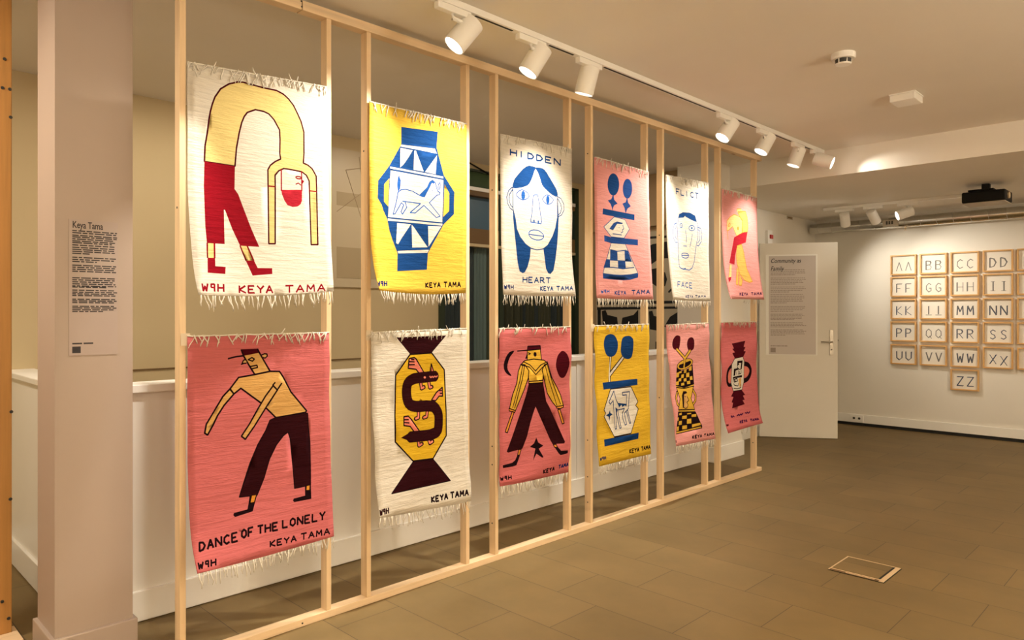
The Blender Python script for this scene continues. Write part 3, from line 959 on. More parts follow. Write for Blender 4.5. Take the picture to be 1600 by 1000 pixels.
RUGS['R7']=dict(y0=1.0653,w=0.6077,kL=6,kR=2.2,sag=0.004,zt0=1.2577,zt1=1.2597,bg='pink2',dL=0.0928,dR=0.0407,zb0=0.3785,zb1=0.3723,ops=[
 ('wine',0,1,[413,113,554,112,572,149,438,166]),
 ('black',11.1,0,[313,183,371,171,442,165]),
 ('tan',0,1,[442,166,566,148,665,303,537,322]),
 ('black',12.0,0,[421,118,440,166,534,322]),
 ('black',12.0,0,[556,115,665,304]),
 ('tan',0,1,[642,173,641,178,639,182,635,186,630,189,625,190,619,190,614,188,609,185,606,181,603,176,603,171,604,166,606,161,609,157,614,155,619,153,625,153,630,155,635,158,639,162,641,167]),
 ('black',6.9,0,[594,165,620,157,640,160,643,178,625,193,607,188]),
 ('tan',0,1,[466,217,465,221,464,224,461,227,457,228,453,229,449,229,444,228,441,226,438,223,436,219,435,215,436,212,438,208,441,206,444,204,449,203,453,203,457,204,461,207,464,210,466,213]),
 ('black',6.9,0,[464,195,440,202,429,227,464,227]),
 ('black',6.0,0,[421,234,438,230]),
 ('black',7.7,1,[479,199,511,183,533,197,517,213]),
 ('black',7.7,1,[498,255,554,248,559,267,506,275]),
 ('tan',0,1,[329,423,400,338,541,322,665,304,746,309,774,353,847,487,997,660,982,672,716,690,579,554,416,425,358,466]),
 ('black',11.1,1,[329,423,400,338,541,322,665,304,746,309,774,353,847,487,997,660,982,672,716,690,579,554,416,425,358,466]),
 ('tan',0,1,[329,423,271,479,214,567,139,683,127,749,149,767,190,696,226,624,279,548,358,466]),
 ('black',11.1,1,[329,423,271,479,214,567,139,683,127,749,149,767,190,696,226,624,279,548,358,466]),
 ('black',9.4,0,[325,423,360,466]),
 ('tan',0,1,[687,422,723,461,636,580,530,737,452,837,420,808,487,716,557,598,619,503]),
 ('black',11.1,1,[687,422,723,461,636,580,530,737,452,837,420,808,487,716,557,598,619,503]),
 ('black',9.4,0,[682,420,705,397]),
 ('black',11.1,0,[723,459,762,408]),
 ('maroon',0,1,[716,690,982,673,1006,683,1006,788,1016,924,1019,1142,1013,1289,866,1293,855,1101,837,877,820,820,778,845,713,913,648,1022,600,1164,538,1293,390,1284,428,1178,483,1032,554,893,626,785,662,705,712,689]),
 ('black',5.1,1,[716,690,982,673,1006,683,1006,788,1016,924,1019,1142,1013,1289,866,1293,855,1101,837,877,820,820,778,845,713,913,648,1022,600,1164,538,1293,390,1284,428,1178,483,1032,554,893,626,785,662,705,712,689]),
 ('black',0,1,[476,1284,538,1291,493,1413,347,1430,334,1414,341,1398,451,1390,464,1344]),
 ('orange',0,1,[495,1290,529,1290,509,1343,481,1342]),
 ('black',0,1,[960,1296,1016,1289,1013,1403,855,1403,844,1390,851,1374,957,1367]),
 ('orange',0,1,[978,1292,1004,1291,999,1326,974,1324]),
 ('black',13.7,0,[46,1621,55,1563,80,1567,92,1590,73,1615,46,1621]),
 ('black',13.7,0,[108,1618,138,1557,152,1615]),
 ('black',13.7,0,[120,1595,146,1594]),
 ('black',13.7,0,[171,1614,179,1555,216,1612,224,1552]),
 ('black',13.7,0,[285,1558,268,1550,246,1566,240,1593,257,1610,279,1600]),
 ('black',13.7,0,[349,1545,308,1547,300,1608,344,1606]),
 ('black',13.7,0,[304,1578,336,1576]),
 ('black',14.6,0,[407,1534,389,1550,384,1578,400,1594,420,1577,422,1549,407,1534]),
 ('black',14.6,0,[482,1531,444,1533,436,1592]),
 ('black',14.6,0,[440,1563,468,1562]),
 ('black',14.6,0,[523,1531,567,1532]),
 ('black',14.6,0,[545,1531,538,1588]),
 ('black',14.6,0,[580,1589,586,1532]),
 ('black',14.6,0,[624,1590,631,1533]),
 ('black',14.6,0,[583,1560,628,1561]),
 ('black',14.6,0,[691,1534,650,1533,644,1590,687,1591]),
 ('black',14.6,0,[647,1562,679,1562]),
 ('black',14.6,0,[739,1527,734,1585,776,1586]),
 ('black',14.6,0,[830,1528,809,1543,805,1571,825,1588,848,1572,849,1544,830,1528]),
 ('black',14.6,0,[870,1589,875,1529,918,1591,923,1530]),
 ('black',14.6,0,[989,1532,944,1531,939,1591,986,1593]),
 ('black',14.6,0,[942,1561,976,1562]),
 ('black',14.6,0,[1015,1532,1010,1594,1056,1595]),
 ('black',14.6,0,[1087,1534,1110,1566,1138,1535]),
 ('black',14.6,0,[1110,1566,1108,1597]),
 ('black',10.3,0,[608,1704,614,1663]),
 ('black',10.3,0,[654,1664,611,1686,652,1705]),
 ('black',10.3,0,[716,1665,676,1665,670,1706,712,1707]),
 ('black',10.3,0,[674,1685,704,1686]),
 ('black',10.3,0,[739,1666,759,1688,784,1667]),
 ('black',10.3,0,[759,1688,756,1708]),
 ('black',10.3,0,[798,1710,826,1668,844,1711]),
 ('black',10.3,0,[809,1694,837,1695]),
 ('black',10.3,0,[897,1667,948,1670]),
 ('black',10.3,0,[922,1669,917,1715]),
 ('black',10.3,0,[965,1717,996,1672,1017,1720]),
 ('black',10.3,0,[977,1700,1009,1702]),
 ('black',10.3,0,[1040,1722,1048,1675,1068,1707,1093,1677,1093,1725]),
 ('black',10.3,0,[1116,1727,1147,1680,1171,1730]),
 ('black',10.3,0,[1128,1709,1161,1711]),
 ('black',9.4,0,[21,1695,20,1735,36,1707,39,1735,56,1695]),
 ('black',9.4,0,[94,1715,73,1713,77,1696,98,1695,89,1735]),
 ('black',9.4,0,[111,1735,120,1694]),
 ('black',9.4,0,[146,1735,155,1694]),
 ('black',9.4,0,[116,1714,151,1714]),
])
RUGS['R8']=dict(y0=1.8933,w=0.588,kL=2,kR=2.2,sag=0.004,zt0=1.2561,zt1=1.2663,bg='cream',dL=0.0615,dR=0.0344,zb0=0.4111,zb1=0.3772,ops=[
 ('maroon',0,1,[283,56,899,59,699,232,440,229]),
 ('mustard',0,1,[440,229,706,227,875,406,884,837,875,1070,688,1279,444,1277,236,1068,248,821,267,426]),
 ('black',13.5,1,[440,229,706,227,875,406,884,837,875,1070,688,1279,444,1277,236,1068,248,821,267,426]),
 ('maroon',0,1,[444,1282,688,1282,909,1523,160,1553]),
 ('black',5.7,1,[444,1282,688,1282,909,1523,160,1553]),
 ('black',38.8,0,[573,506,581,576,612,565]),
 ('salmon',18.2,0,[573,506,581,576,612,565]),
 ('black',38.8,0,[673,513,684,575,710,569]),
 ('salmon',18.2,0,[673,513,684,575,710,569]),
 ('black',38.8,0,[528,798,523,860,488,867]),
 ('salmon',18.2,0,[528,798,523,860,488,867]),
 ('black',38.8,0,[638,801,628,857,589,865]),
 ('salmon',18.2,0,[638,801,628,857,589,865]),
 ('black',38.8,0,[519,1071,525,1135,564,1121]),
 ('salmon',18.2,0,[519,1071,525,1135,564,1121]),
 ('black',38.8,0,[645,1078,662,1125,698,1109]),
 ('salmon',18.2,0,[645,1078,662,1125,698,1109]),
 ('salmon',0,1,[416,365,427,269,491,264,514,281,615,422,555,424,512,381]),
 ('black',11.4,1,[416,365,427,269,491,264,514,281,615,422,555,424,512,381]),
 ('black',10.3,0,[429,300,491,306]),
 ('black',10.3,0,[426,332,494,333]),
 ('black',10.3,0,[452,281,489,283]),
 ('salmon',0,1,[696,699,764,627,842,582,840,670,796,667,746,711]),
 ('black',11.4,1,[696,699,764,627,842,582,840,670,796,667,746,711]),
 ('black',10.3,0,[804,614,842,611]),
 ('black',10.3,0,[806,640,841,642]),
 ('salmon',0,1,[344,921,350,835,402,834,435,867,544,1003,473,999,420,936]),
 ('black',11.4,1,[344,921,350,835,402,834,435,867,544,1003,473,999,420,936]),
 ('black',10.3,0,[352,865,404,868]),
 ('black',10.3,0,[350,892,409,901]),
 ('salmon',0,1,[704,335,740,419,703,417]),
 ('black',10.3,1,[704,335,740,419,703,417]),
 ('maroon',100.4,0,[748,464,720,464,680,465,637,466,599,467,567,468,537,469,510,471,485,475,464,482,445,490,429,501,416,516,407,537,402,563,399,590,399,616,401,642,405,669,412,694,423,714,437,727,455,736,477,743,502,748,534,751,572,752,610,752,642,754,668,757,690,760,709,764,726,773,742,785,756,802,768,820,777,838,782,858,784,879,784,900,783,921,782,942,780,964,776,985,770,1002,761,1013,751,1022,738,1028,722,1033,705,1037,686,1041,662,1043,630,1044,581,1044,522,1043,465,1041,427,1040]),
 ('maroon',0,1,[304,1035,410,997,684,1001,707,1064,654,1084,424,1084]),
 ('salmon',0,1,[639,470,636,476,629,480,620,479,613,475,610,468,613,461,620,458,629,458,636,463]),
 ('salmon',10.3,0,[687,460,702,476,718,464,733,475,749,464,768,473,788,462]),
 ('black',16.0,0,[644,1699,648,1648]),
 ('black',16.0,0,[683,1647,646,1676,682,1697]),
 ('black',16.0,0,[738,1645,703,1646,698,1697,735,1695]),
 ('black',16.0,0,[701,1671,728,1670]),
 ('black',16.0,0,[758,1644,776,1669,798,1642]),
 ('black',16.0,0,[776,1669,774,1694]),
 ('black',16.0,0,[810,1693,834,1641,850,1692]),
 ('black',16.0,0,[820,1673,844,1673]),
 ('black',16.0,0,[894,1638,939,1638]),
 ('black',16.0,0,[916,1638,912,1692]),
 ('black',16.0,0,[953,1692,980,1639,999,1693]),
 ('black',16.0,0,[964,1672,992,1672]),
 ('black',16.0,0,[1019,1693,1026,1639,1043,1675,1065,1639,1065,1694]),
 ('black',16.0,0,[1084,1694,1112,1640,1131,1695]),
 ('black',16.0,0,[1095,1674,1123,1674]),
 ('maroon',11.4,0,[13,1687,14,1735,24,1700,28,1734,38,1684]),
 ('maroon',11.4,0,[67,1706,52,1705,54,1685,69,1682,64,1730]),
 ('maroon',11.4,0,[80,1729,85,1680]),
 ('maroon',11.4,0,[106,1727,110,1678]),
 ('maroon',11.4,0,[83,1704,108,1702]),
])
RUGS['R9']=dict(y0=2.7173,w=0.5995,kL=2,kR=2,sag=0.0,zt0=1.2624,zt1=1.2638,bg='pink2',dL=0.0065,dR=-0.0076,zb0=0.405,zb1=0.3856,ops=[
 ('black',0,1,[244,255,219,281,179,318,157,360,143,401,139,435,146,467,174,505,198,534,185,539,159,529,128,511,101,484,84,448,79,408,89,365,107,325,130,291,159,266,209,253]),
 ('wine',0,1,[1050,282,1085,296,1119,325,1148,373,1166,427,1163,474,1151,517,1133,555,1113,585,1092,602,1067,608,1034,605,999,589,962,551,931,506,916,471,913,436,925,391,945,348,970,320,998,301,1023,286]),
 ('mustard2',0,1,[460,255,679,250,683,367,453,366]),
 ('black',9.4,0,[459,368,461,257]),
 ('black',9.4,0,[679,250,685,372]),
 ('wine',0,1,[464,210,679,209,686,252,460,258]),
 ('black',10.5,1,[464,210,679,209,686,252,460,258]),
 ('black',14.0,0,[291,259,466,255]),
 ('black',0,1,[464,283,423,355,458,353]),
 ('black',8.2,0,[473,284,515,298,480,307]),
 ('black',0,1,[614,309,613,317,610,324,605,329,599,333,592,335,585,335,578,333,572,328,567,322,564,315,563,307,564,300,567,293,572,287,578,283,585,281,592,282,599,284,605,288,610,294,613,302]),
 ('mustard2',0,1,[351,420,418,373,563,362,719,381,777,418,690,494,691,641,452,638,455,502]),
 ('black',10.5,1,[351,420,418,373,563,362,719,381,777,418,690,494,691,641,452,638,455,502]),
 ('mustard2',0,1,[351,416,304,494,264,625,191,752,151,904,252,934,303,841,364,726,446,578,466,493,418,424]),
 ('black',11.3,1,[351,416,304,494,264,625,191,752,151,904,252,934,303,841,364,726,446,578,466,493,418,424]),
 ('mustard2',0,1,[777,420,850,591,969,717,1030,810,1074,943,948,948,880,884,792,774,705,593,676,494,719,437]),
 ('black',11.3,1,[777,420,850,591,969,717,1030,810,1074,943,948,948,880,884,792,774,705,593,676,494,719,437]),
 ('black',8.2,0,[382,427,317,590,223,835,203,895]),
 ('black',8.2,0,[412,428,357,573,256,842,236,907]),
 ('black',8.2,0,[726,437,799,618,958,934]),
 ('black',8.2,0,[765,429,850,620,1023,919]),
 ('black',9.4,0,[391,384,494,427,570,500,662,435,777,401]),
 ('black',9.4,0,[358,424,480,450,570,542,676,469,777,422]),
 ('maroon',0,1,[450,641,696,643,778,871,829,944,1097,1376,1082,1394,876,1382,839,1329,720,1141,591,916,549,990,493,1100,438,1249,368,1380,134,1397,108,1383,195,1224,356,916,411,768]),
 ('black',10.5,0,[452,615,690,613]),
 ('black',10.5,0,[450,642,696,643]),
 ('orange',0,1,[144,899,256,935,242,953,150,928]),
 ('black',9.4,1,[144,899,256,935,242,953,150,928]),
 ('orange',0,1,[940,945,1069,938,1074,958,1008,974,951,960]),
 ('black',9.4,1,[940,945,1069,938,1074,958,1008,974,951,960]),
 ('orange',0,1,[199,941,233,952,123,1174,90,1161]),
 ('black',10.5,1,[199,941,233,952,123,1174,90,1161]),
 ('orange',0,1,[968,981,1010,978,1094,1155,1056,1159]),
 ('black',10.5,1,[968,981,1010,978,1094,1155,1056,1159]),
 ('orange',0,1,[307,1382,348,1384,325,1448,289,1447]),
 ('black',9.4,1,[307,1382,348,1384,325,1448,289,1447]),
 ('black',0,1,[287,1446,330,1454,272,1558,219,1566,60,1564,54,1531,206,1522,253,1499]),
 ('orange',0,1,[884,1388,936,1389,959,1428,914,1428]),
 ('black',9.4,1,[884,1388,936,1389,959,1428,914,1428]),
 ('black',0,1,[914,1431,967,1427,1021,1475,1153,1484,1154,1520,1014,1527,975,1502]),
 ('black',0,1,[599,1275,635,1337,721,1385,642,1412,710,1516,685,1520,599,1464,535,1536,585,1404,493,1375,563,1339]),
 ('black',15.2,0,[708,1706,708,1665]),
 ('black',15.2,0,[743,1663,708,1688,747,1704]),
 ('black',15.2,0,[798,1660,763,1662,763,1703,800,1702]),
 ('black',15.2,0,[763,1683,791,1681]),
 ('black',15.2,0,[819,1659,839,1679,858,1657]),
 ('black',15.2,0,[839,1679,839,1700]),
 ('black',15.2,0,[875,1698,895,1656,915,1696]),
 ('black',15.2,0,[883,1682,907,1681]),
 ('navy',15.2,0,[1000,1650,1036,1648]),
 ('navy',15.2,0,[1018,1649,1019,1689]),
 ('navy',15.2,0,[1052,1687,1069,1646,1088,1686]),
 ('navy',15.2,0,[1059,1672,1081,1671]),
 ('navy',15.2,0,[1103,1685,1106,1645,1121,1670,1136,1643,1140,1683]),
 ('navy',15.2,0,[1155,1683,1173,1641,1192,1681]),
 ('navy',15.2,0,[1162,1667,1185,1666]),
 ('black',12.9,0,[16,1660,25,1699,37,1672,48,1699,58,1660]),
 ('black',12.9,0,[108,1680,83,1678,84,1662,109,1661,108,1700]),
 ('black',12.9,0,[134,1700,135,1660]),
 ('black',12.9,0,[177,1700,177,1661]),
 ('black',12.9,0,[135,1680,177,1680]),
])
RUGS['R10']=dict(y0=3.5472,w=0.6002,kL=1.5,kR=2,sag=0.0,zt0=1.2672,zt1=1.2721,bg='yellow2',dL=0.0379,dR=0.0187,zb0=0.3936,zb1=0.3858,ops=[
 ('black',45.9,0,[318,396,304,726]),
 ('black',58.0,0,[597,427,324,628]),
 ('cream',31.4,0,[597,427,324,632]),
 ('cream',21.8,0,[318,396,304,726]),
 ('navy2',0,1,[348,111,372,114,399,121,422,132,443,150,461,173,474,197,481,221,483,245,480,271,473,299,462,327,448,352,430,370,409,385,386,395,359,401,330,403,303,402,276,397,251,388,229,374,213,355,201,330,192,305,187,279,186,251,190,224,199,195,213,167,228,144,247,130,267,122,288,117,307,113,327,110]),
 ('navy2',0,1,[732,146,757,149,778,156,795,166,810,176,821,191,827,218,827,270,823,334,815,386,805,414,791,430,774,440,753,448,728,452,702,451,673,447,643,439,616,428,592,414,571,395,555,375,545,353,540,329,541,301,548,264,559,224,574,191,592,172,613,160,637,152,668,146,701,145]),
 ('cream',0,1,[303,817,751,817,930,1031,875,1076,930,1126,719,1428,353,1433,150,1154,181,1112,142,1068]),
 ('black',10.8,1,[303,817,751,817,930,1031,875,1076,930,1126,719,1428,353,1433,150,1154,181,1112,142,1068]),
 ('navy2',0,1,[160,725,904,721,909,804,166,815]),
 ('navy2',0,1,[139,1442,904,1439,899,1519,133,1529]),
 ('navy2',10.8,0,[366,845,247,975,279,1007,340,966,389,1339,419,1336,416,1076,483,1338,515,1335,458,1098,615,1094,567,1154,567,1213,606,1310,638,1302,611,1158,706,1103,717,879,549,878,554,914,648,915,658,1057]),
 ('navy2',0,1,[436,1003,669,1038,657,1071,621,1052,565,1070,537,1037,491,1068]),
 ('navy2',10.8,0,[366,845,403,954,449,1010]),
 ('navy2',10.8,0,[658,1134,706,1297,731,1294,687,1124]),
 ('navy2',0,1,[397,1057,455,1086,430,1164]),
 ('navy2',0,1,[275,1078,292,1122,345,1142,289,1162,274,1226,254,1165,185,1141,253,1124]),
 ('black',15.4,0,[686,1685,690,1637]),
 ('black',15.4,0,[728,1637,688,1663,729,1686]),
 ('black',15.4,0,[789,1638,750,1638,747,1687,788,1688]),
 ('black',15.4,0,[749,1662,779,1663]),
 ('black',15.4,0,[811,1639,831,1664,855,1640]),
 ('black',15.4,0,[831,1664,830,1688]),
 ('black',15.4,0,[870,1689,895,1640,913,1690]),
 ('black',15.4,0,[880,1671,906,1671]),
 ('black',15.4,0,[974,1641,1014,1641]),
 ('black',15.4,0,[994,1641,990,1689]),
 ('black',15.4,0,[1027,1689,1051,1641,1068,1688]),
 ('black',15.4,0,[1037,1670,1061,1670]),
 ('black',15.4,0,[1085,1688,1091,1641,1106,1672,1125,1641,1125,1688]),
 ('black',15.4,0,[1143,1688,1166,1640,1184,1688]),
 ('black',15.4,0,[1152,1670,1177,1670]),
 ('navy',12.3,0,[28,1656,31,1691,42,1666,48,1690,58,1655]),
 ('navy',12.3,0,[93,1672,75,1670,76,1656,95,1655,92,1689]),
 ('navy',12.3,0,[111,1689,114,1653]),
 ('navy',12.3,0,[141,1688,144,1653]),
 ('navy',12.3,0,[112,1671,143,1671]),
])
RUGS['R11']=dict(y0=4.3627,w=0.5895,kL=1.3,kR=1.6,sag=0.0,zt0=1.2635,zt1=1.2715,bg='pink',dL=0.0853,dR=0.0593,zb0=0.4175,zb1=0.3955,ops=[
 ('black',56.0,0,[253,367,429,508]),
 ('black',56.0,0,[585,400,429,508]),
 ('wine',0,1,[317,161,339,165,361,173,375,186,378,205,373,230,363,257,347,292,326,331,305,360,288,373,271,377,251,377,224,374,192,367,168,355,154,336,147,312,147,288,154,262,167,236,184,213,203,195,225,179,247,168,270,161,294,159]),
 ('wine',0,1,[649,200,672,200,694,206,711,216,721,233,725,254,724,280,718,312,706,347,688,375,659,391,625,399,594,402,569,400,548,392,533,378,524,357,520,329,523,301,535,274,554,248,575,226,598,212,624,204]),
 ('black',0,1,[192,629,343,684,544,666,673,605,656,901,376,936,168,892]),
 ('mustard2',0,1,[263,695,342,688,338,718,259,721]),
 ('mustard2',0,1,[417,675,491,667,483,722,410,726]),
 ('mustard2',0,1,[569,640,647,632,639,697,561,700]),
 ('mustard2',0,1,[189,710,267,703,257,774,179,777]),
 ('mustard2',0,1,[334,746,410,739,402,794,326,797]),
 ('mustard2',0,1,[480,730,569,724,559,790,471,793]),
 ('mustard2',0,1,[254,800,330,793,323,840,248,843]),
 ('mustard2',0,1,[400,809,477,802,470,849,393,852]),
 ('mustard2',0,1,[573,788,648,781,640,836,565,839]),
 ('mustard2',0,1,[174,842,256,836,247,892,165,894]),
 ('mustard2',0,1,[318,870,402,864,395,905,312,907]),
 ('mustard2',0,1,[480,851,566,845,559,892,474,895]),
 ('black',0,1,[680,554,684,575,670,597,641,618,596,638,542,654,480,667,415,674,353,676,297,672,250,663,217,650,198,632,195,613,208,591,237,570,279,551,331,534,392,521,455,513,518,511,576,514,624,523,660,537]),
 ('mustard2',0,1,[663,557,666,575,652,594,624,613,583,631,532,646,474,658,415,665,357,667,305,664,262,657,231,645,214,630,212,612,225,593,252,575,292,557,341,542,397,530,456,523,514,520,567,523,612,530,645,542]),
 ('black',0,1,[624,566,625,579,612,592,588,606,553,620,510,631,462,640,412,647,365,649,322,649,288,644,263,637,250,627,250,614,262,601,286,587,320,574,362,562,409,553,458,547,506,544,549,544,585,548,611,556]),
 ('mustard2',13.3,0,[268,586,596,539]),
 ('black',48.0,0,[430,498,414,621]),
 ('mustard2',32.0,0,[253,367,429,508]),
 ('mustard2',32.0,0,[585,400,429,508]),
 ('mustard2',32.0,0,[430,498,407,635]),
 ('mustard2',0,1,[167,894,376,938,656,901,641,929,373,956,172,921]),
 ('black',10.3,0,[167,894,376,938,656,899]),
 ('black',10.3,0,[172,921,373,954,641,929]),
 ('black',44.0,0,[179,996,125,1074,129,1156,158,1189]),
 ('mustard2',20.5,0,[179,996,125,1074,129,1156,158,1189]),
 ('black',49.9,0,[600,992,664,1070,652,1142,587,1190]),
 ('mustard2',26.4,0,[600,992,664,1070,652,1142,587,1190]),
 ('mustard2',0,1,[178,923,374,951,630,931,520,1102,624,1278,134,1245,221,1091]),
 ('black',11.7,1,[178,923,374,951,630,931,520,1102,624,1278,134,1245,221,1091]),
 ('tan',0,1,[329,1042,401,1026,414,1068,444,1128,389,1155,422,1199,384,1237,295,1233]),
 ('black',10.3,0,[414,1068,448,1128,389,1155,422,1194,388,1238,323,1239,287,1220]),
 ('black',0,1,[262,1223,287,1044,338,988,417,994,434,1021,349,1036,315,1129,297,1231]),
 ('black',8.8,0,[350,1067,377,1075]),
 ('black',0,1,[119,1276,649,1314,791,1541,771,1568,33,1588]),
 ('mustard2',0,1,[150,1295,222,1293,215,1325,144,1325]),
 ('mustard2',0,1,[386,1314,513,1316,509,1336,383,1332]),
 ('mustard2',0,1,[234,1343,374,1346,365,1393,225,1387]),
 ('mustard2',0,1,[524,1346,661,1348,654,1387,517,1382]),
 ('mustard2',0,1,[95,1357,131,1352,122,1400,86,1403]),
 ('mustard2',0,1,[131,1411,223,1411,211,1469,120,1467]),
 ('mustard2',0,1,[377,1401,504,1403,491,1473,364,1468]),
 ('mustard2',0,1,[69,1487,129,1484,116,1547,57,1548]),
 ('mustard2',0,1,[228,1486,360,1489,349,1543,217,1537]),
 ('mustard2',0,1,[504,1490,744,1485,748,1518,496,1532]),
 ('mustard2',0,1,[133,1251,623,1283,630,1310,122,1277]),
 ('black',10.3,0,[134,1249,623,1281]),
 ('black',10.3,0,[122,1277,638,1313]),
 ('mustard2',0,1,[47,1557,723,1535,767,1556,42,1582]),
 ('black',10.3,0,[44,1555,734,1534]),
 ('black',10.3,0,[37,1587,778,1563]),
 ('black',16.1,0,[462,1694,471,1654]),
 ('black',16.1,0,[519,1654,466,1676,516,1695]),
 ('black',16.1,0,[596,1654,547,1654,538,1695,590,1695]),
 ('black',16.1,0,[543,1674,580,1675]),
 ('black',16.1,0,[624,1655,647,1675,679,1655]),
 ('black',16.1,0,[647,1675,643,1696]),
 ('black',16.1,0,[694,1696,730,1655,749,1697]),
 ('black',16.1,0,[708,1681,741,1681]),
 ('black',16.1,0,[832,1664,893,1664]),
 ('black',16.1,0,[862,1664,855,1701]),
 ('black',16.1,0,[911,1702,950,1665,973,1703]),
 ('black',16.1,0,[927,1688,964,1688]),
 ('black',16.1,0,[1000,1703,1012,1666,1034,1690,1065,1666,1062,1704]),
 ('black',16.1,0,[1089,1704,1129,1667,1153,1705]),
 ('black',16.1,0,[1105,1690,1143,1690]),
 ('black',13.2,0,[-6,1714,11,1675,18,1711]),
])
RUGS['R12']=dict(y0=5.147,w=0.5988,kL=7,kR=5,sag=0.0,zt0=1.2747,zt1=1.2747,bg='pink2',dL=0.0584,dR=0.0566,zb0=0.4122,zb1=0.4269,ops=[
 ('black',70.1,0,[742,701,784,707,844,717,897,733,936,756,967,786,986,815,988,845,978,874,960,902,936,928,904,952,868,971,821,984,770,991,734,995]),
 ('black',51.8,0,[312,712,285,724,248,742,218,763,199,787,186,813,180,844,179,882,185,924,194,959,207,985,224,1004,243,1018,268,1025,296,1026,316,1027]),
 ('salmon',0,1,[752,751,874,769,929,823,904,898,803,934,747,935]),
 ('salmon',0,1,[217,815,311,801,311,979,225,967]),
 ('cream',0,1,[422,595,688,581,753,669,744,1005,659,1137,382,1138,317,990,316,686]),
 ('black',12.2,1,[422,595,688,581,753,669,744,1005,659,1137,382,1138,317,990,316,686]),
 ('wine',0,1,[350,349,799,318,732,419,788,426,721,489,792,497,710,580,418,591,350,504,435,497,359,435,414,432]),
 ('black',0,1,[503,644,687,644,675,789,627,793,637,684,563,680,506,745]),
 ('black',12.2,0,[506,745,577,787,631,791]),
 ('black',0,1,[576,707,570,715,556,718,542,713,537,705,543,697,556,694,570,698]),
 ('black',0,1,[395,767,556,763,566,789,463,801,449,883,394,883]),
 ('black',13.7,0,[501,814,500,867]),
 ('black',13.7,0,[555,807,564,867,656,860,652,809]),
 ('black',13.7,0,[598,821,608,859]),
 ('black',0,1,[376,900,672,891,694,909,682,930,499,926,409,929,390,996,380,996]),
 ('black',0,1,[409,935,531,925,543,988,428,1000]),
 ('cream',0,1,[519,965,511,974,491,979,468,977,449,969,442,959,450,949,469,945,493,946,512,954]),
 ('black',0,1,[491,960,486,965,476,967,465,964,461,958,466,953,476,952,487,955]),
 ('tan',0,1,[562,947,660,933,642,1071,587,1088]),
 ('black',12.2,0,[406,1014,440,1048,546,1063,559,1021]),
 ('black',13.7,0,[402,1090,511,1108,630,1097,640,1039]),
 ('wine',0,1,[384,1141,652,1144,749,1229,672,1236,721,1309,646,1308,706,1382,283,1404,334,1320,292,1308,367,1228,296,1213]),
 ('plum',19.2,0,[452,1663,470,1630]),
 ('plum',19.2,0,[511,1632,460,1648,498,1664]),
 ('plum',19.2,0,[578,1634,536,1632,518,1665,562,1666]),
 ('plum',19.2,0,[527,1649,560,1650]),
 ('plum',19.2,0,[602,1634,617,1651,649,1636]),
 ('plum',19.2,0,[617,1651,608,1668]),
 ('plum',19.2,0,[651,1669,693,1637,699,1671]),
 ('plum',19.2,0,[668,1657,696,1658]),
 ('plum',19.2,0,[823,1651,877,1653]),
 ('plum',19.2,0,[850,1652,833,1682]),
 ('plum',19.2,0,[883,1684,927,1654,937,1686]),
 ('plum',19.2,0,[900,1673,933,1674]),
 ('plum',19.2,0,[960,1687,982,1656,994,1677,1028,1658,1015,1689]),
 ('plum',19.2,0,[1038,1690,1083,1660,1094,1692]),
 ('plum',19.2,0,[1056,1679,1089,1680]),
 ('wine',10.7,0,[-15,1634,-24,1659,-7,1641,-10,1659,10,1633]),
 ('wine',10.7,0,[34,1644,20,1644,25,1633,41,1632,27,1657]),
 ('wine',10.7,0,[43,1656,57,1630]),
 ('wine',10.7,0,[68,1655,83,1629]),
 ('wine',10.7,0,[50,1643,76,1642]),
 ('plum',19.2,0,[214,1515,215,1544,242,1519,252,1546,283,1524,313,1545]),
 ('plum',19.2,0,[399,1538,473,1521,465,1543,546,1524,539,1543,612,1523]),
 ('plum',19.2,0,[682,1521,736,1538,755,1519,794,1545,858,1523]),
])
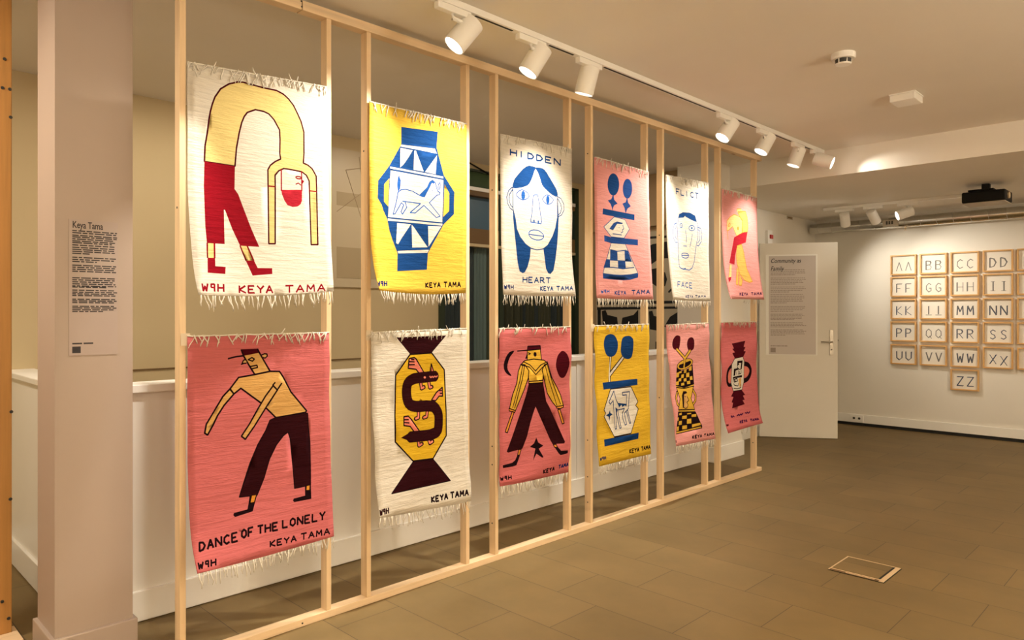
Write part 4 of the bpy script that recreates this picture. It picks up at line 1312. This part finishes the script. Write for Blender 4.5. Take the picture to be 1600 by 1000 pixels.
GLYPHS={'A':[[(0,0),(0.5,1),(1,0)],[(0.2,0.38),(0.8,0.38)]],'B':[[(0,0),(0,1),(0.7,0.95),(0.85,0.75),(0.65,0.55),(0,0.52)],[(0.65,0.55),(0.95,0.3),(0.75,0.04),(0,0)]],'C':[[(0.95,0.85),(0.55,1),(0.1,0.75),(0.05,0.3),(0.5,0),(0.95,0.15)]],'D':[[(0,0),(0,1),(0.6,0.9),(0.95,0.5),(0.6,0.08),(0,0)]],'E':[[(0.9,1),(0,1),(0,0),(0.95,0)],[(0,0.5),(0.7,0.5)]],'F':[[(0.95,1),(0,1),(0,0)],[(0,0.5),(0.7,0.5)]],'G':[[(0.9,0.85),(0.5,1),(0.08,0.7),(0.08,0.3),(0.5,0),(0.9,0.15),(0.9,0.45),(0.55,0.45)]],'H':[[(0,0),(0,1)],[(1,0),(1,1)],[(0,0.5),(1,0.5)]],'I':[[(0.5,0),(0.5,1)]],'J':[[(0.8,1),(0.8,0.2),(0.5,0),(0.15,0.12)]],'K':[[(0,0),(0,1)],[(0.9,1),(0,0.45),(1,0)]],'L':[[(0,1),(0,0),(0.9,0)]],'M':[[(0,0),(0.08,1),(0.5,0.35),(0.92,1),(1,0)]],'N':[[(0,0),(0,1),(1,0),(1,1)]],'O':[[(0.5,1),(0.08,0.75),(0.05,0.28),(0.5,0),(0.95,0.28),(0.92,0.75),(0.5,1)]],'P':[[(0,0),(0,1),(0.75,0.95),(0.9,0.72),(0.7,0.5),(0,0.45)]],'Q':[[(0.5,1),(0.08,0.75),(0.05,0.28),(0.5,0),(0.95,0.28),(0.92,0.75),(0.5,1)],[(0.65,0.2),(1,-0.08)]],'R':[[(0,0),(0,1),(0.75,0.95),(0.9,0.72),(0.7,0.52),(0,0.48)],[(0.4,0.48),(1,0)]],'S':[[(0.9,0.85),(0.5,1),(0.12,0.8),(0.3,0.56),(0.75,0.42),(0.88,0.18),(0.5,0),(0.08,0.13)]],'T':[[(0,1),(1,1)],[(0.5,1),(0.5,0)]],'U':[[(0,1),(0.03,0.25),(0.5,0),(0.97,0.25),(1,1)]],'V':[[(0,1),(0.5,0),(1,1)]],'W':[[(0,1),(0.22,0),(0.5,0.7),(0.78,0),(1,1)]],'X':[[(0,0),(1,1)],[(0,1),(1,0)]],'Y':[[(0,1),(0.5,0.5),(1,1)],[(0.5,0.5),(0.5,0)]],'Z':[[(0,1),(1,1),(0,0),(1,0)]],'9':[[(0.8,0.5),(0.2,0.55),(0.2,0.95),(0.8,0.98),(0.8,0)]]}
RUG_INFO = [
 ('R1', 'cream rug with a gold torsoed figure in red trousers bending over, upper row'),
 ('R2', 'yellow rug with a blue two handled vase bearing a horse'),
 ('R3', 'cream rug with a blue long haired face and the word HIDDEN'),
 ('R4', 'pink rug with a blue checkered vase and two balloon flowers'),
 ('R5', 'cream rug with a thin blue outlined short haired face'),
 ('R6', 'pink rug with a hunched yellow figure in red trousers, far end of upper row'),
 ('R7', 'red pink rug with a stooping capped dancer and the words DANCE OF THE LONELY'),
 ('R8', 'cream rug with a dark snake inside a yellow wrapped sweet shape'),
 ('R9', 'pink rug with a striding capped figure in a yellow jacket, moon and star'),
 ('R10', 'yellow rug with a white and navy vase and two navy flowers'),
 ('R11', 'pink rug with a black and yellow checkered vase and two maroon buds'),
 ('R12', 'pink rug with a small dark handled vase of faces, far end of lower row'),
]
XF = -2.804
def rug_surface(D, seed):
    rn = random.Random(seed)
    ph = [(rn.uniform(0, 6.28), rn.uniform(8, 16), rn.uniform(4, 11), rn.uniform(.4, 1)) for _ in range(6)]
    low = D['zt0'] < 1.6
    amp = .0080 if low else .0036
    def wr(a, b2):
        q = sum(k * math.sin(fy * b2 * (1.6 if low else 1.2) + fx * a + p) for p, fy, fx, k in ph) / 3.2
        return amp * q * min(1, b2 / .10) + amp * .6
    def surf(a, b2):
        s, t = a / D['w'], b2 / .88
        tt = min(max(t, 0), 1.0)
        d = (1 - s) * D['dL'] * tt ** D['kL'] + s * D['dR'] * tt ** D['kR']
        zt = D['zt0'] + (D['zt1'] - D['zt0']) * s
        zb = D['zb0'] + (D['zb1'] - D['zb0']) * s
        return (XF + d + wr(a, b2), D['y0'] + a, zt + (zb - zt) * t - D['sag'] * 4 * s * (1 - s) * tt ** 4)
    return surf

def make_rug(key, label):
    D = RUGS[key]
    sf = rug_surface(D, hash(key) % 97 if False else sum(map(ord, key)))
    root = thing('wall_rug', label, 'rug', (XF, D['y0'] + D['w'] / 2, D['zt0']), 'illustrated rugs hung on the timber frame')
    off = Vector((XF, D['y0'] + D['w'] / 2, D['zt0']))
    def loc_surf(a, b2):
        return Vector(sf(a, b2)) - off
    ops = [(c, (w * 1.1 + max(0, 14 - w) * .45) / 2000 if w else 0, cl, [q / 2000 for q in pts]) for c, w, cl, pts in D['ops']]
    me, ms = picture_mesh('woven_panel', D['w'], .88, ops, D['bg'], WOVEN, loc_surf)
    for p in me.polygons:
        p.use_smooth = True
    o = link('woven_panel', me, ms, root)
    md = o.modifiers.new('thickness', 'SOLIDIFY')
    md.thickness = .0025
    md.offset = -1
    rn = random.Random(sum(map(ord, key)) + 3)
    low = D['zt0'] < 1.6
    # top fringe: cord along the edge and tassels that fold over to the front
    bm = bmesh.new()
    W = D['w']
    tube(bm, [loc_surf(W * i / 30, 0) + Vector((.0015, 0, .001 + rn.uniform(-.001, .0015))) for i in range(31)], .0032, 6)
    for i in range(46 if key in ('R1', 'R2', 'R7', 'R8') else 32):
        a = W * rn.uniform(.01, .99)
        p = loc_surf(a, 0)
        L = rn.uniform(.022, .055) if not low else rn.uniform(.015, .05)
        dy = rn.uniform(-.034, .026)
        up = rn.uniform(.001, .006)
        outx = rn.uniform(.004, .011)
        if rn.random() < .06:
            pts = [p, p + Vector((.004, dy * .5, up * 1.2)), p + Vector((.008, dy, .020 + up))]
        else:
            pts = [p, p + Vector((outx * .5, dy * .15, up)), p + Vector((outx, dy * .4, -L * .25)), p + Vector((outx * .8, dy * .8, -L * .7)), p + Vector((outx * .45 + .003, dy, -L))]
        rr = rn.uniform(.0018, .0030)
        tube(bm, pts, [rr] * (len(pts) - 1) + [rr * .6], 5)
    obj('fringe', bm, M_FRINGE, root, smooth=True)
    if key not in ('R6', 'R12'):
        bm = bmesh.new()
        cnt = 40
        for i in range(cnt):
            a = W * (i + rn.uniform(.1, .9)) / cnt
            p = loc_surf(a, .8795)
            q = loc_surf(a, .84)
            d = (p - q).normalized()
            d = (d * .4 + Vector((0, rn.uniform(-.25, .25), -1)) * .6).normalized()
            L = rn.uniform(.038, .062)
            dy = rn.uniform(-.012, .012)
            pts = [p, p + d * L * .35 + Vector((rn.uniform(-.003, .003), dy * .3, 0)), p + d * L * .7 + Vector((rn.uniform(-.004, .004), dy, 0)), p + d * L + Vector((0, dy * rn.uniform(.3, 1.3), 0))]
            rr = rn.uniform(.0020, .0032)
            tube(bm, pts, [rr, rr, rr * .9, rr * .6], 5)
        obj('fringe', bm, M_FRINGE, root, smooth=True)
    else:
        bm = bmesh.new()
        tube(bm, [loc_surf(W * i / 30, .8795) for i in range(31)], .0015, 5)
        for i in range(14):
            a = W * rn.uniform(.35, .98)
            p = loc_surf(a, .8795)
            L = rn.uniform(.03, .05)
            tube(bm, [p, p + Vector((-.004, rn.uniform(-.006, .006), -L * .5)), p + Vector((-.006, rn.uniform(-.01, .01), -L))], [.0016, .0016, .001], 5)
        obj('fringe', bm, M_FRINGE, root, smooth=True)
    if key in ('R7', 'R8', 'R10'):
        bm = bmesh.new()
        y_ = -D['w'] / 2
        box(bm, -.003, -.0005, y_ - .022, y_ + .012, -.035, .012)
        obj('tape', bm, M_TAPE, root)
    return root
for key, label in RUG_INFO:
    make_rug(key, label)

# ---------------------------------------------------------------- track lights over the rugs
tr = thing('light_track', 'white ceiling light track running along the timber frame', 'track', (-2.40, 2.6, CZ))
new_box('rail', -.018, .018, -3.4, 3.53, -.030, 0, M_LAMP, tr, .002)
LY = [2.05, 2.55, 3.00, 4.47, 5.05, 5.64, 6.00]
edges_ = [-.75] + [y for y in LY] + [6.13]
for a, b2 in zip(edges_, edges_[1:]):
    if b2 - a > .34:
        new_box('slot', -.006, .006, a + .13 - 2.6, b2 - .13 - 2.6, -.0312, -.029, M_SLOT, tr)

def spot_lamp(name, label, anchor, axis, head_at, lit_target=None, power=0, cone=70, blend=.8, group=None, rad=.052, length=.15, recess=.004):
    """anchor: point under the track; axis: direction the can looks; head_at: centre of the can"""
    t = thing(name, label, 'spotlight', anchor, group)
    ax = Vector(axis).normalized()
    c = Vector(head_at) - Vector(anchor)
    new_box('adapter', -.016, .016, -.095, .095, -.030, -.0005, M_LAMP, t, .003)
    back = c - ax * (length * .32)
    bm = bmesh.new()
    tube(bm, [Vector((0, 0, -.028)), Vector((0, 0, -.05)), back], .010, 10)
    obj('arm', bm, M_LAMP, t, smooth=True)
    M = Matrix.Translation(c) @ ax.to_track_quat('Z', 'Y').to_matrix().to_4x4()
    bm = bmesh.new()
    h = length / 2
    lathe(bm, [(0, -h), (rad - .006, -h), (rad - .001, -h + .003), (rad, -h + .008), (rad, h - .002), (rad - .002, h), (rad - .004, h), (rad - .006, h - recess - .010), (0, h - recess - .011)], M, 36)
    o = obj('can', bm, M_LAMP, t)
    for p in o.data.polygons:
        p.use_smooth = True
    o.data.set_sharp_from_angle(angle=R(35))
    bm = bmesh.new()
    lathe(bm, [(0, h - recess), (rad - .0065, h - recess)], M, 32)
    obj('lens', bm, M_LIT, t)
    if power:
        d = bpy.data.lights.new('spot_beam', 'SPOT')
        d.energy = power
        d.color = (1.0, .92, .79)
        d.spot_size = R(cone)
        d.spot_blend = blend
        d.shadow_soft_size = .022
        s = bpy.data.objects.new('spot_beam', d)
        COL.objects.link(s)
        s.parent = t
        pos = c + ax * (h + .012)
        s.location = pos
        tgt = Vector(lit_target) - Vector(anchor) - pos if lit_target else ax
        s.rotation_euler = tgt.to_track_quat('-Z', 'Y').to_euler()
    return t

G1 = 'white spotlights on the track above the rugs'
TRK = CZ - .030
SPOTS = [
 ((-2.40, 2.05), (-2.42, 2.13, 2.60), (-2.80, 1.40, 1.56), 56, 'first white track spotlight from the near end, tilted over the bending figure rug'),
 ((-2.40, 2.55), (-2.42, 2.60, 2.60), (-2.80, 2.12, 1.56), 54, 'second white track spotlight, tilted towards the yellow vase rug'),
 ((-2.40, 3.00), (-2.43, 3.02, 2.60), (-2.80, 2.96, 1.32), 42, 'third white track spotlight, hanging almost straight down'),
 ((-2.40, 4.47), (-2.42, 4.54, 2.61), (-2.80, 3.90, 1.54), 50, 'white track spotlight after the long gap, lens lit, tilted towards the pink balloon rug'),
 ((-2.40, 5.05), (-2.42, 5.11, 2.61), (-2.80, 4.64, 1.50), 42, 'white lit track spotlight between the lamp after the gap and the far pair'),
 ((-2.40, 5.64), (-2.43, 5.68, 2.60), (-2.80, 5.44, 1.36), 34, 'white track spotlight second from the far end, facing the rugs'),
]
for (tx, ty), head, tgt, p, lab in SPOTS:
    ax = Vector(tgt) - Vector(head)
    spot_lamp('track_spotlight', lab, (tx, ty, TRK), ax, head, tgt, p * 1.95, 86, .9, G1, recess=.045 if ty in (3.00, 5.64) else .004)
spot_lamp('track_spotlight', 'nearest white track spotlight, above the viewer, aimed at the low wall beside the pillar', (-2.40, 1.0, TRK), (-.85, .08, -1.9), (-2.43, 1.0, 2.60), (-3.30, 1.08, .70), 60, 34, 1.0, G1)
spot_lamp('track_spotlight', 'last white track spotlight at the end of the track, turned along the ceiling step', (-2.40, 6.00, TRK), (.80, .20, -.34), (-2.33, 5.97, 2.60), (-1.92, 6.16, 2.47), 12, 54, 1.0, G1)

# far track
tr2 = thing('light_track', 'short white ceiling track in front of the framed letters', 'track', (-2.5, 8.0, LZ))
new_box('rail', -.62, .95, -.017, .017, -.028, 0, M_LAMP, tr2, .002)
G2 = 'small spotlights on the far track'
TRK2 = LZ - .028
for x, head, ax, tgt, p, lab in (
  (-2.90, (-2.905, 8.03, 2.365), (-.12, .55, -.65), (-2.55, 9.05, 1.6), 46, 'left small white spotlight on the far track, next to the duct end'),
  (-2.61, (-2.615, 8.03, 2.365), (.15, .55, -.65), (-1.9, 9.05, 1.6), 46, 'middle small white spotlight on the far track, lens turned to the wall'),
  (-2.28, (-2.30, 7.98, 2.365), (-.75, -.50, -.32), (-3.6, 7.2, 1.9), 14, 'lit small white spotlight on the far track, lens facing the room')):
    t = spot_lamp('track_spotlight', lab, (x, 8.0, TRK2), ax, head, tgt, p, 80, .9, G2, .050, .155)
    for ch in t.children:
        if ch.name.startswith('adapter'):
            ch.rotation_euler = (0, 0, R(90))

# ---------------------------------------------------------------- ceiling things
t = thing('smoke_detector', 'round white smoke detector with dark grille on the ceiling', 'smoke detector', (-1.43, 3.93, CZ))
bm = bmesh.new()
lathe(bm, [(0, 0), (.060, 0), (.060, -.022), (.056, -.030), (0, -.030)], None, 32)
obj('base', bm, M_LAMP, t)
bm = bmesh.new()
lathe(bm, [(.040, -.030), (.038, -.052), (0, -.052)], None, 32)
obj('chamber', bm, M_SMOKE, t)
bm = bmesh.new()
for k in range(6):
    a = k * math.pi / 3 + .3
    box(bm, .038 * math.cos(a) - .0025, .038 * math.cos(a) + .0025, .038 * math.sin(a) - .0025, .038 * math.sin(a) + .0025, -.054, -.029)
lathe(bm, [(0, -.052), (.041, -.052), (.036, -.058), (0, -.060)], None, 32)
obj('cap', bm, M_LAMP, t)
t = thing('emergency_light', 'white rectangular box fitting on the ceiling beyond the smoke detector', 'light fitting', (-1.42, 4.955, CZ))
new_box('housing', -.075, .075, -.085, .085, -.006, 0, M_LAMP, t)
new_box('cover', -.072, .072, -.082, .082, -.048, -.006, M_TRIM, t, .004)

# projector
t = thing('ceiling_projector', 'black projector hanging under the far ceiling', 'projector', (-1.50, 7.52, LZ))
bm = bmesh.new()
box(bm, -.165, .165, -.14, .14, -.172, -.075, 0, .012)
obj('body', bm, M_BLACK, t)
new_box('underside', -.160, .160, -.135, .135, -.180, -.172, M_GREY, t, .003)
bm = bmesh.new()
box(bm, -.135, .06, -.05, .05, -.062, -.045, 0, .003)
box(bm, -.12, -.10, -.04, .04, -.078, -.045)
box(bm, .02, .045, -.04, .04, -.078, -.045)
obj('bracket', bm, M_BLACK, t)
bm = bmesh.new()
box(bm, -.035, .025, -.03, .03, -.05, 0, 0, .003)
obj('mount', bm, M_BLACK, t)
bm = bmesh.new()
lathe(bm, [(0, 0), (.028, 0), (.028, .012), (.020, .012), (0, .006)], Matrix.Translation((.165, -.03, -.12)) @ Matrix.Rotation(R(90), 4, 'Y'), 24)
obj('lens', bm, M_BRASS, t)

# spiral duct
t = thing('ventilation_duct', 'galvanised spiral duct running along the top of the far wall', 'duct', (0, 8.85, 2.378))
RD = .062
bm = bmesh.new()
prof = []
x = -3.60
k = 0
lathe(bm, [(0, -3.60), (RD, -3.60), (RD, 3.4), (0, 3.4)], Matrix.Rotation(R(90), 4, 'Y'), 40)
o = obj('pipe', bm, M_DUCT, t)
for p in o.data.polygons:
    p.use_smooth = True
o.data.set_sharp_from_angle(angle=R(35))
bm = bmesh.new()
tube(bm, [(.035 * i / 24, (RD + .0005) * math.cos(2 * math.pi * i / 24), (RD + .0005) * math.sin(2 * math.pi * i / 24)) for i in range(25)], .0022, 5)
seam = obj('seam', bm, M_STEEL, t, (-3.52, 0, 0))
for k in range(1, 17):
    c = seam.copy()
    COL.objects.link(c)
    c.parent = t
    c.location = (-3.52 + .16 * k, 0, 0)
bm = bmesh.new()
box(bm, -2.76, -2.60, -.075, .0, -.045, .03, 0, .004)
obj('grille_box', bm, M_GREY, t)
bm = bmesh.new()
for i in range(3):
    box(bm, -2.725 + i * .028, -2.706 + i * .028, -.0775, -.075, -.022, .016)
obj('grille', bm, M_SMOKE, t)
t = thing('sprinkler_head', 'tiny sprinkler head under the spiral duct', 'sprinkler', (-2.53, 8.80, 2.315))
bm = bmesh.new()
lathe(bm, [(0, .0), (.012, 0), (.012, -.012), (.005, -.014), (.005, -.03), (.016, -.032), (.016, -.035), (0, -.035)], None, 16)
obj('body', bm, M_BRASS, t)

# alarm on the side wall
t = thing('wall_alarm', 'small white wall box with a red lens above the open door', 'alarm', (-3.64, 7.75, 2.20))
new_box('housing', 0, .03, -.055, .055, -.08, .08, M_LAMP, t, .004)
new_box('lens', .03, .045, -.02, .045, -.015, .03, M_RED, t, .004)
t = thing('wall_vent', 'small dark slot sensor high on the side wall', 'sensor', (-3.64, 8.32, 2.475))
new_box('plate', 0, .006, -.075, .075, -.018, .018, M_GREY, t, .002)
new_box('slot', .006, .008, -.06, .045, -.007, .007, M_BROWN, t)

# floor box
t = thing('floor_box', 'square floor outlet box set into the tiles with a metal rim', 'floor box', (-1.34, 3.98, 0))
bm = bmesh.new()
for a in ((-.135, .135, -.116, -.110), (-.135, .135, .131, .137), (-.135, -.129, -.138, .137), (.112, .135, -.138, .137)):
    box(bm, *a, 0, .006, 0, .001)
obj('rim', bm, M_BRASS, t)
new_box('sill', -.129, .112, -.138, -.116, 0, .004, M_BROWN, t)
new_box('lid', -.127, .100, -.104, .129, 0, .0055, M_FLOOR, t, .001)
bm = bmesh.new()
box(bm, -.129, .112, -.110, -.104, 0, .0035)
box(bm, .100, .112, -.110, .131, 0, .0035)
box(bm, -.135, .137, -.1405, -.138, 0, .003)
box(bm, .135, .138, -.1405, .137, 0, .003)
obj('gap', bm, M_GAP, t)
new_box('cable_flap', -.05, .09, -.131, -.125, .004, .0062, M_BRASS, t, .0005)

# ---------------------------------------------------------------- framed letters
FX0, PX_ = -2.756, .306
def glyph_ops(ch, x, zb, w, h):
    out = []
    g = {'A': [[(0, 0), (.5, 1), (1, 0)]], 'L': [[(.45, 1), (.45, .08)], [(0, 0), (1, 0)]]}.get(ch, GLYPHS[ch])
    for i, st in enumerate(g):
        pts = []
        for gx, gy in st:
            pts += [x + gx * w, zb - gy * h]
        out.append(pts)
    return out
LET = {0: 'ABCDE', 1: 'FGHIJ', 2: 'KLMNO', 3: 'PQRST', 4: 'UVWXY', 5: '  Z'}
DARK = set('KMNPRSUWXZ')
for row, s in LET.items():
    for c, ch in enumerate(s):
        if ch == ' ':
            continue
        w, h = .270, .230
        x0 = FX0 + PX_ * c
        z1 = (2.022, 1.770, 1.512, 1.255, .990, .735)[row]
        t = thing('framed_drawing', 'small oak framed drawing of the letter pair %s%s on the far wall' % (ch, ch), 'framed drawing', (x0 + w / 2, 9.06, z1 - h / 2), 'framed letter drawings on the far wall')
        bm = bmesh.new()
        fw = .014
        for a in ((-w / 2, w / 2, h / 2 - fw, h / 2), (-w / 2, w / 2, -h / 2, -h / 2 + fw), (-w / 2, -w / 2 + fw, -h / 2 + fw, h / 2 - fw), (w / 2 - fw, w / 2, -h / 2 + fw, h / 2 - fw)):
            box(bm, a[0], a[1], -.034, -.001, a[2], a[3])
        obj('frame', bm, M_OAK, t)
        sw, sh = w - 2 * fw, h - 2 * fw
        ops = []
        rn = random.Random(ord(ch))
        for k, gx in enumerate((.045, .142)):
            gh, gwid, base = .098, .058, .168
            sts = glyph_ops(ch, gx, base + (.012 if ch == 'X' and k else 0), gwid, gh)
            colr = 'ink' if ch in DARK else 'pencil'
            for i, pts in enumerate(sts):
                ops.append((colr, .0065 if i else .0080, 0, pts))
                if i == 0 and ch not in 'COQGSA':
                    ops.append(('pencil' if ch not in 'XZ' else 'ink', .0055, 0, [q + (.006 if j % 2 == 0 else -.003) for j, q in enumerate(pts)]))
            if ch == 'I':
                ops += [(colr, .005, 0, [gx + .008, base, gx + .050, base]), (colr, .005, 0, [gx + .012, base - gh, gx + .046, base - gh])]
        me, ms = picture_mesh('drawing_sheet', sw, sh, ops, 'paper', {'paper': M_PAPER, 'pencil': M_PENCIL, 'ink': M_INKBLUE}, lambda a, b2: (a - sw / 2, -.010, sh / 2 - b2), .12)
        link('drawing_sheet', me, ms, t)
        bm = bmesh.new()
        v = [bm.verts.new(p) for p in ((-sw / 2, -.024, -sh / 2), (sw / 2, -.024, -sh / 2), (sw / 2, -.024, sh / 2), (-sw / 2, -.024, sh / 2))]
        bm.faces.new(v)
        obj('glazing', bm, M_GLASS, t)

# ---------------------------------------------------------------- mural and painted reflections behind the frame
def on_y(u, v, Y):
    a = R(44.8)
    s_, c_ = math.sin(a), math.cos(a)
    r = (u - 800) / 1120.0
    d = Y / (c_ + s_ * r)
    return (-s_ * d + c_ * r * d, CAM_H - (v - 490) * d / 1120.0)
MX0, MX1, MZ0, MZ1 = -4.72, -3.66, .95, 2.16
def W3(*pts):
    out = []
    for x, y in pts:
        X, Z = on_y(880 + x / 3.3333, 300 + y / 3.3333, 6.035)
        out += [X - MX0, MZ1 - Z]
    return out
mops = [('k', 0, 1, W3((400, 236), (620, 222), (620, 234), (400, 248))),
 ('k', 0, 1, W3((420, 300), (470, 272), (545, 258), (620, 262), (620, 350), (545, 345), (505, 348), (470, 372), (440, 400), (410, 390))),
 ('k', 0, 1, W3((420, 410), (500, 395), (535, 420), (545, 455), (535, 490), (500, 500), (470, 478), (430, 490))),
 ('k', .02, 0, W3((555, 520), (575, 500), (600, 512), (615, 540))),
 ('k', .02, 0, W3((540, 318), (620, 314))), ('k', .012, 0, W3((540, 340), (620, 336))),
 ('k', 0, 1, W3((180, 570), (620, 566), (620, 580), (180, 588))), ('k', 0, 1, W3((180, 600), (620, 596), (620, 608), (180, 614))),
 ('k', 0, 1, W3((183, 600), (200, 600), (200, 860), (183, 860))),
 ('k', 0, 1, W3((205, 620), (225, 615), (235, 640), (285, 652), (290, 700), (255, 760), (215, 740))),
 ('k', 0, 1, W3((395, 612), (395, 750), (350, 760), (305, 700), (312, 655), (370, 640))),
 ('k', 0, 1, W3((450, 622), (468, 618), (475, 645), (520, 655), (520, 700), (492, 722), (455, 715))),
 ('k', 0, 1, W3((620, 615), (600, 625), (560, 650), (530, 700), (560, 720), (620, 730))),
 ('k', .012, 0, W3((487, 815), (487, 780)))]
mme, mms = picture_mesh('mural_panel', MX1 - MX0, MZ1 - MZ0, mops, 'bg', {'bg': M_MURALBG, 'k': M_MURALBK}, lambda a, b2: (MX0 + a, 6.030, MZ1 - b2), .15)
mo = link('mural_panel', mme, mms)
md = mo.modifiers.new('thickness', 'SOLIDIFY')
md.thickness = .008
md.offset = -1
tag(mo, 'beige mural panel with bold black shapes on the end wall behind the frame', 'mural')

pr = thing('painted_reflection', 'large pale sheet of painted glass reflections on the beige wall behind the stand', 'painted reflection', (XB, 3.3, 0))
new_box('sheet', 0, .012, -.42, .50, 1.55, 2.62, M_REFL_SHEET, pr)  # made-up sheet; faint glass reflections drawn as its tone, lines and bands
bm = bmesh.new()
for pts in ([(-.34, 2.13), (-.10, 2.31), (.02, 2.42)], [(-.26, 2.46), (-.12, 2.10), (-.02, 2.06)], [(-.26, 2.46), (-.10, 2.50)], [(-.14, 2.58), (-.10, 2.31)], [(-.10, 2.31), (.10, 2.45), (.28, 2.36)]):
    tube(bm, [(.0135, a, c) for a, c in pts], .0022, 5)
obj('reflected_lines', bm, M_REFL_LINE, pr)
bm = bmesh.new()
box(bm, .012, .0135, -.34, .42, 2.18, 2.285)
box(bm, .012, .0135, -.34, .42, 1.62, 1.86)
obj('reflected_bands', bm, M_REFL_BAND, pr)
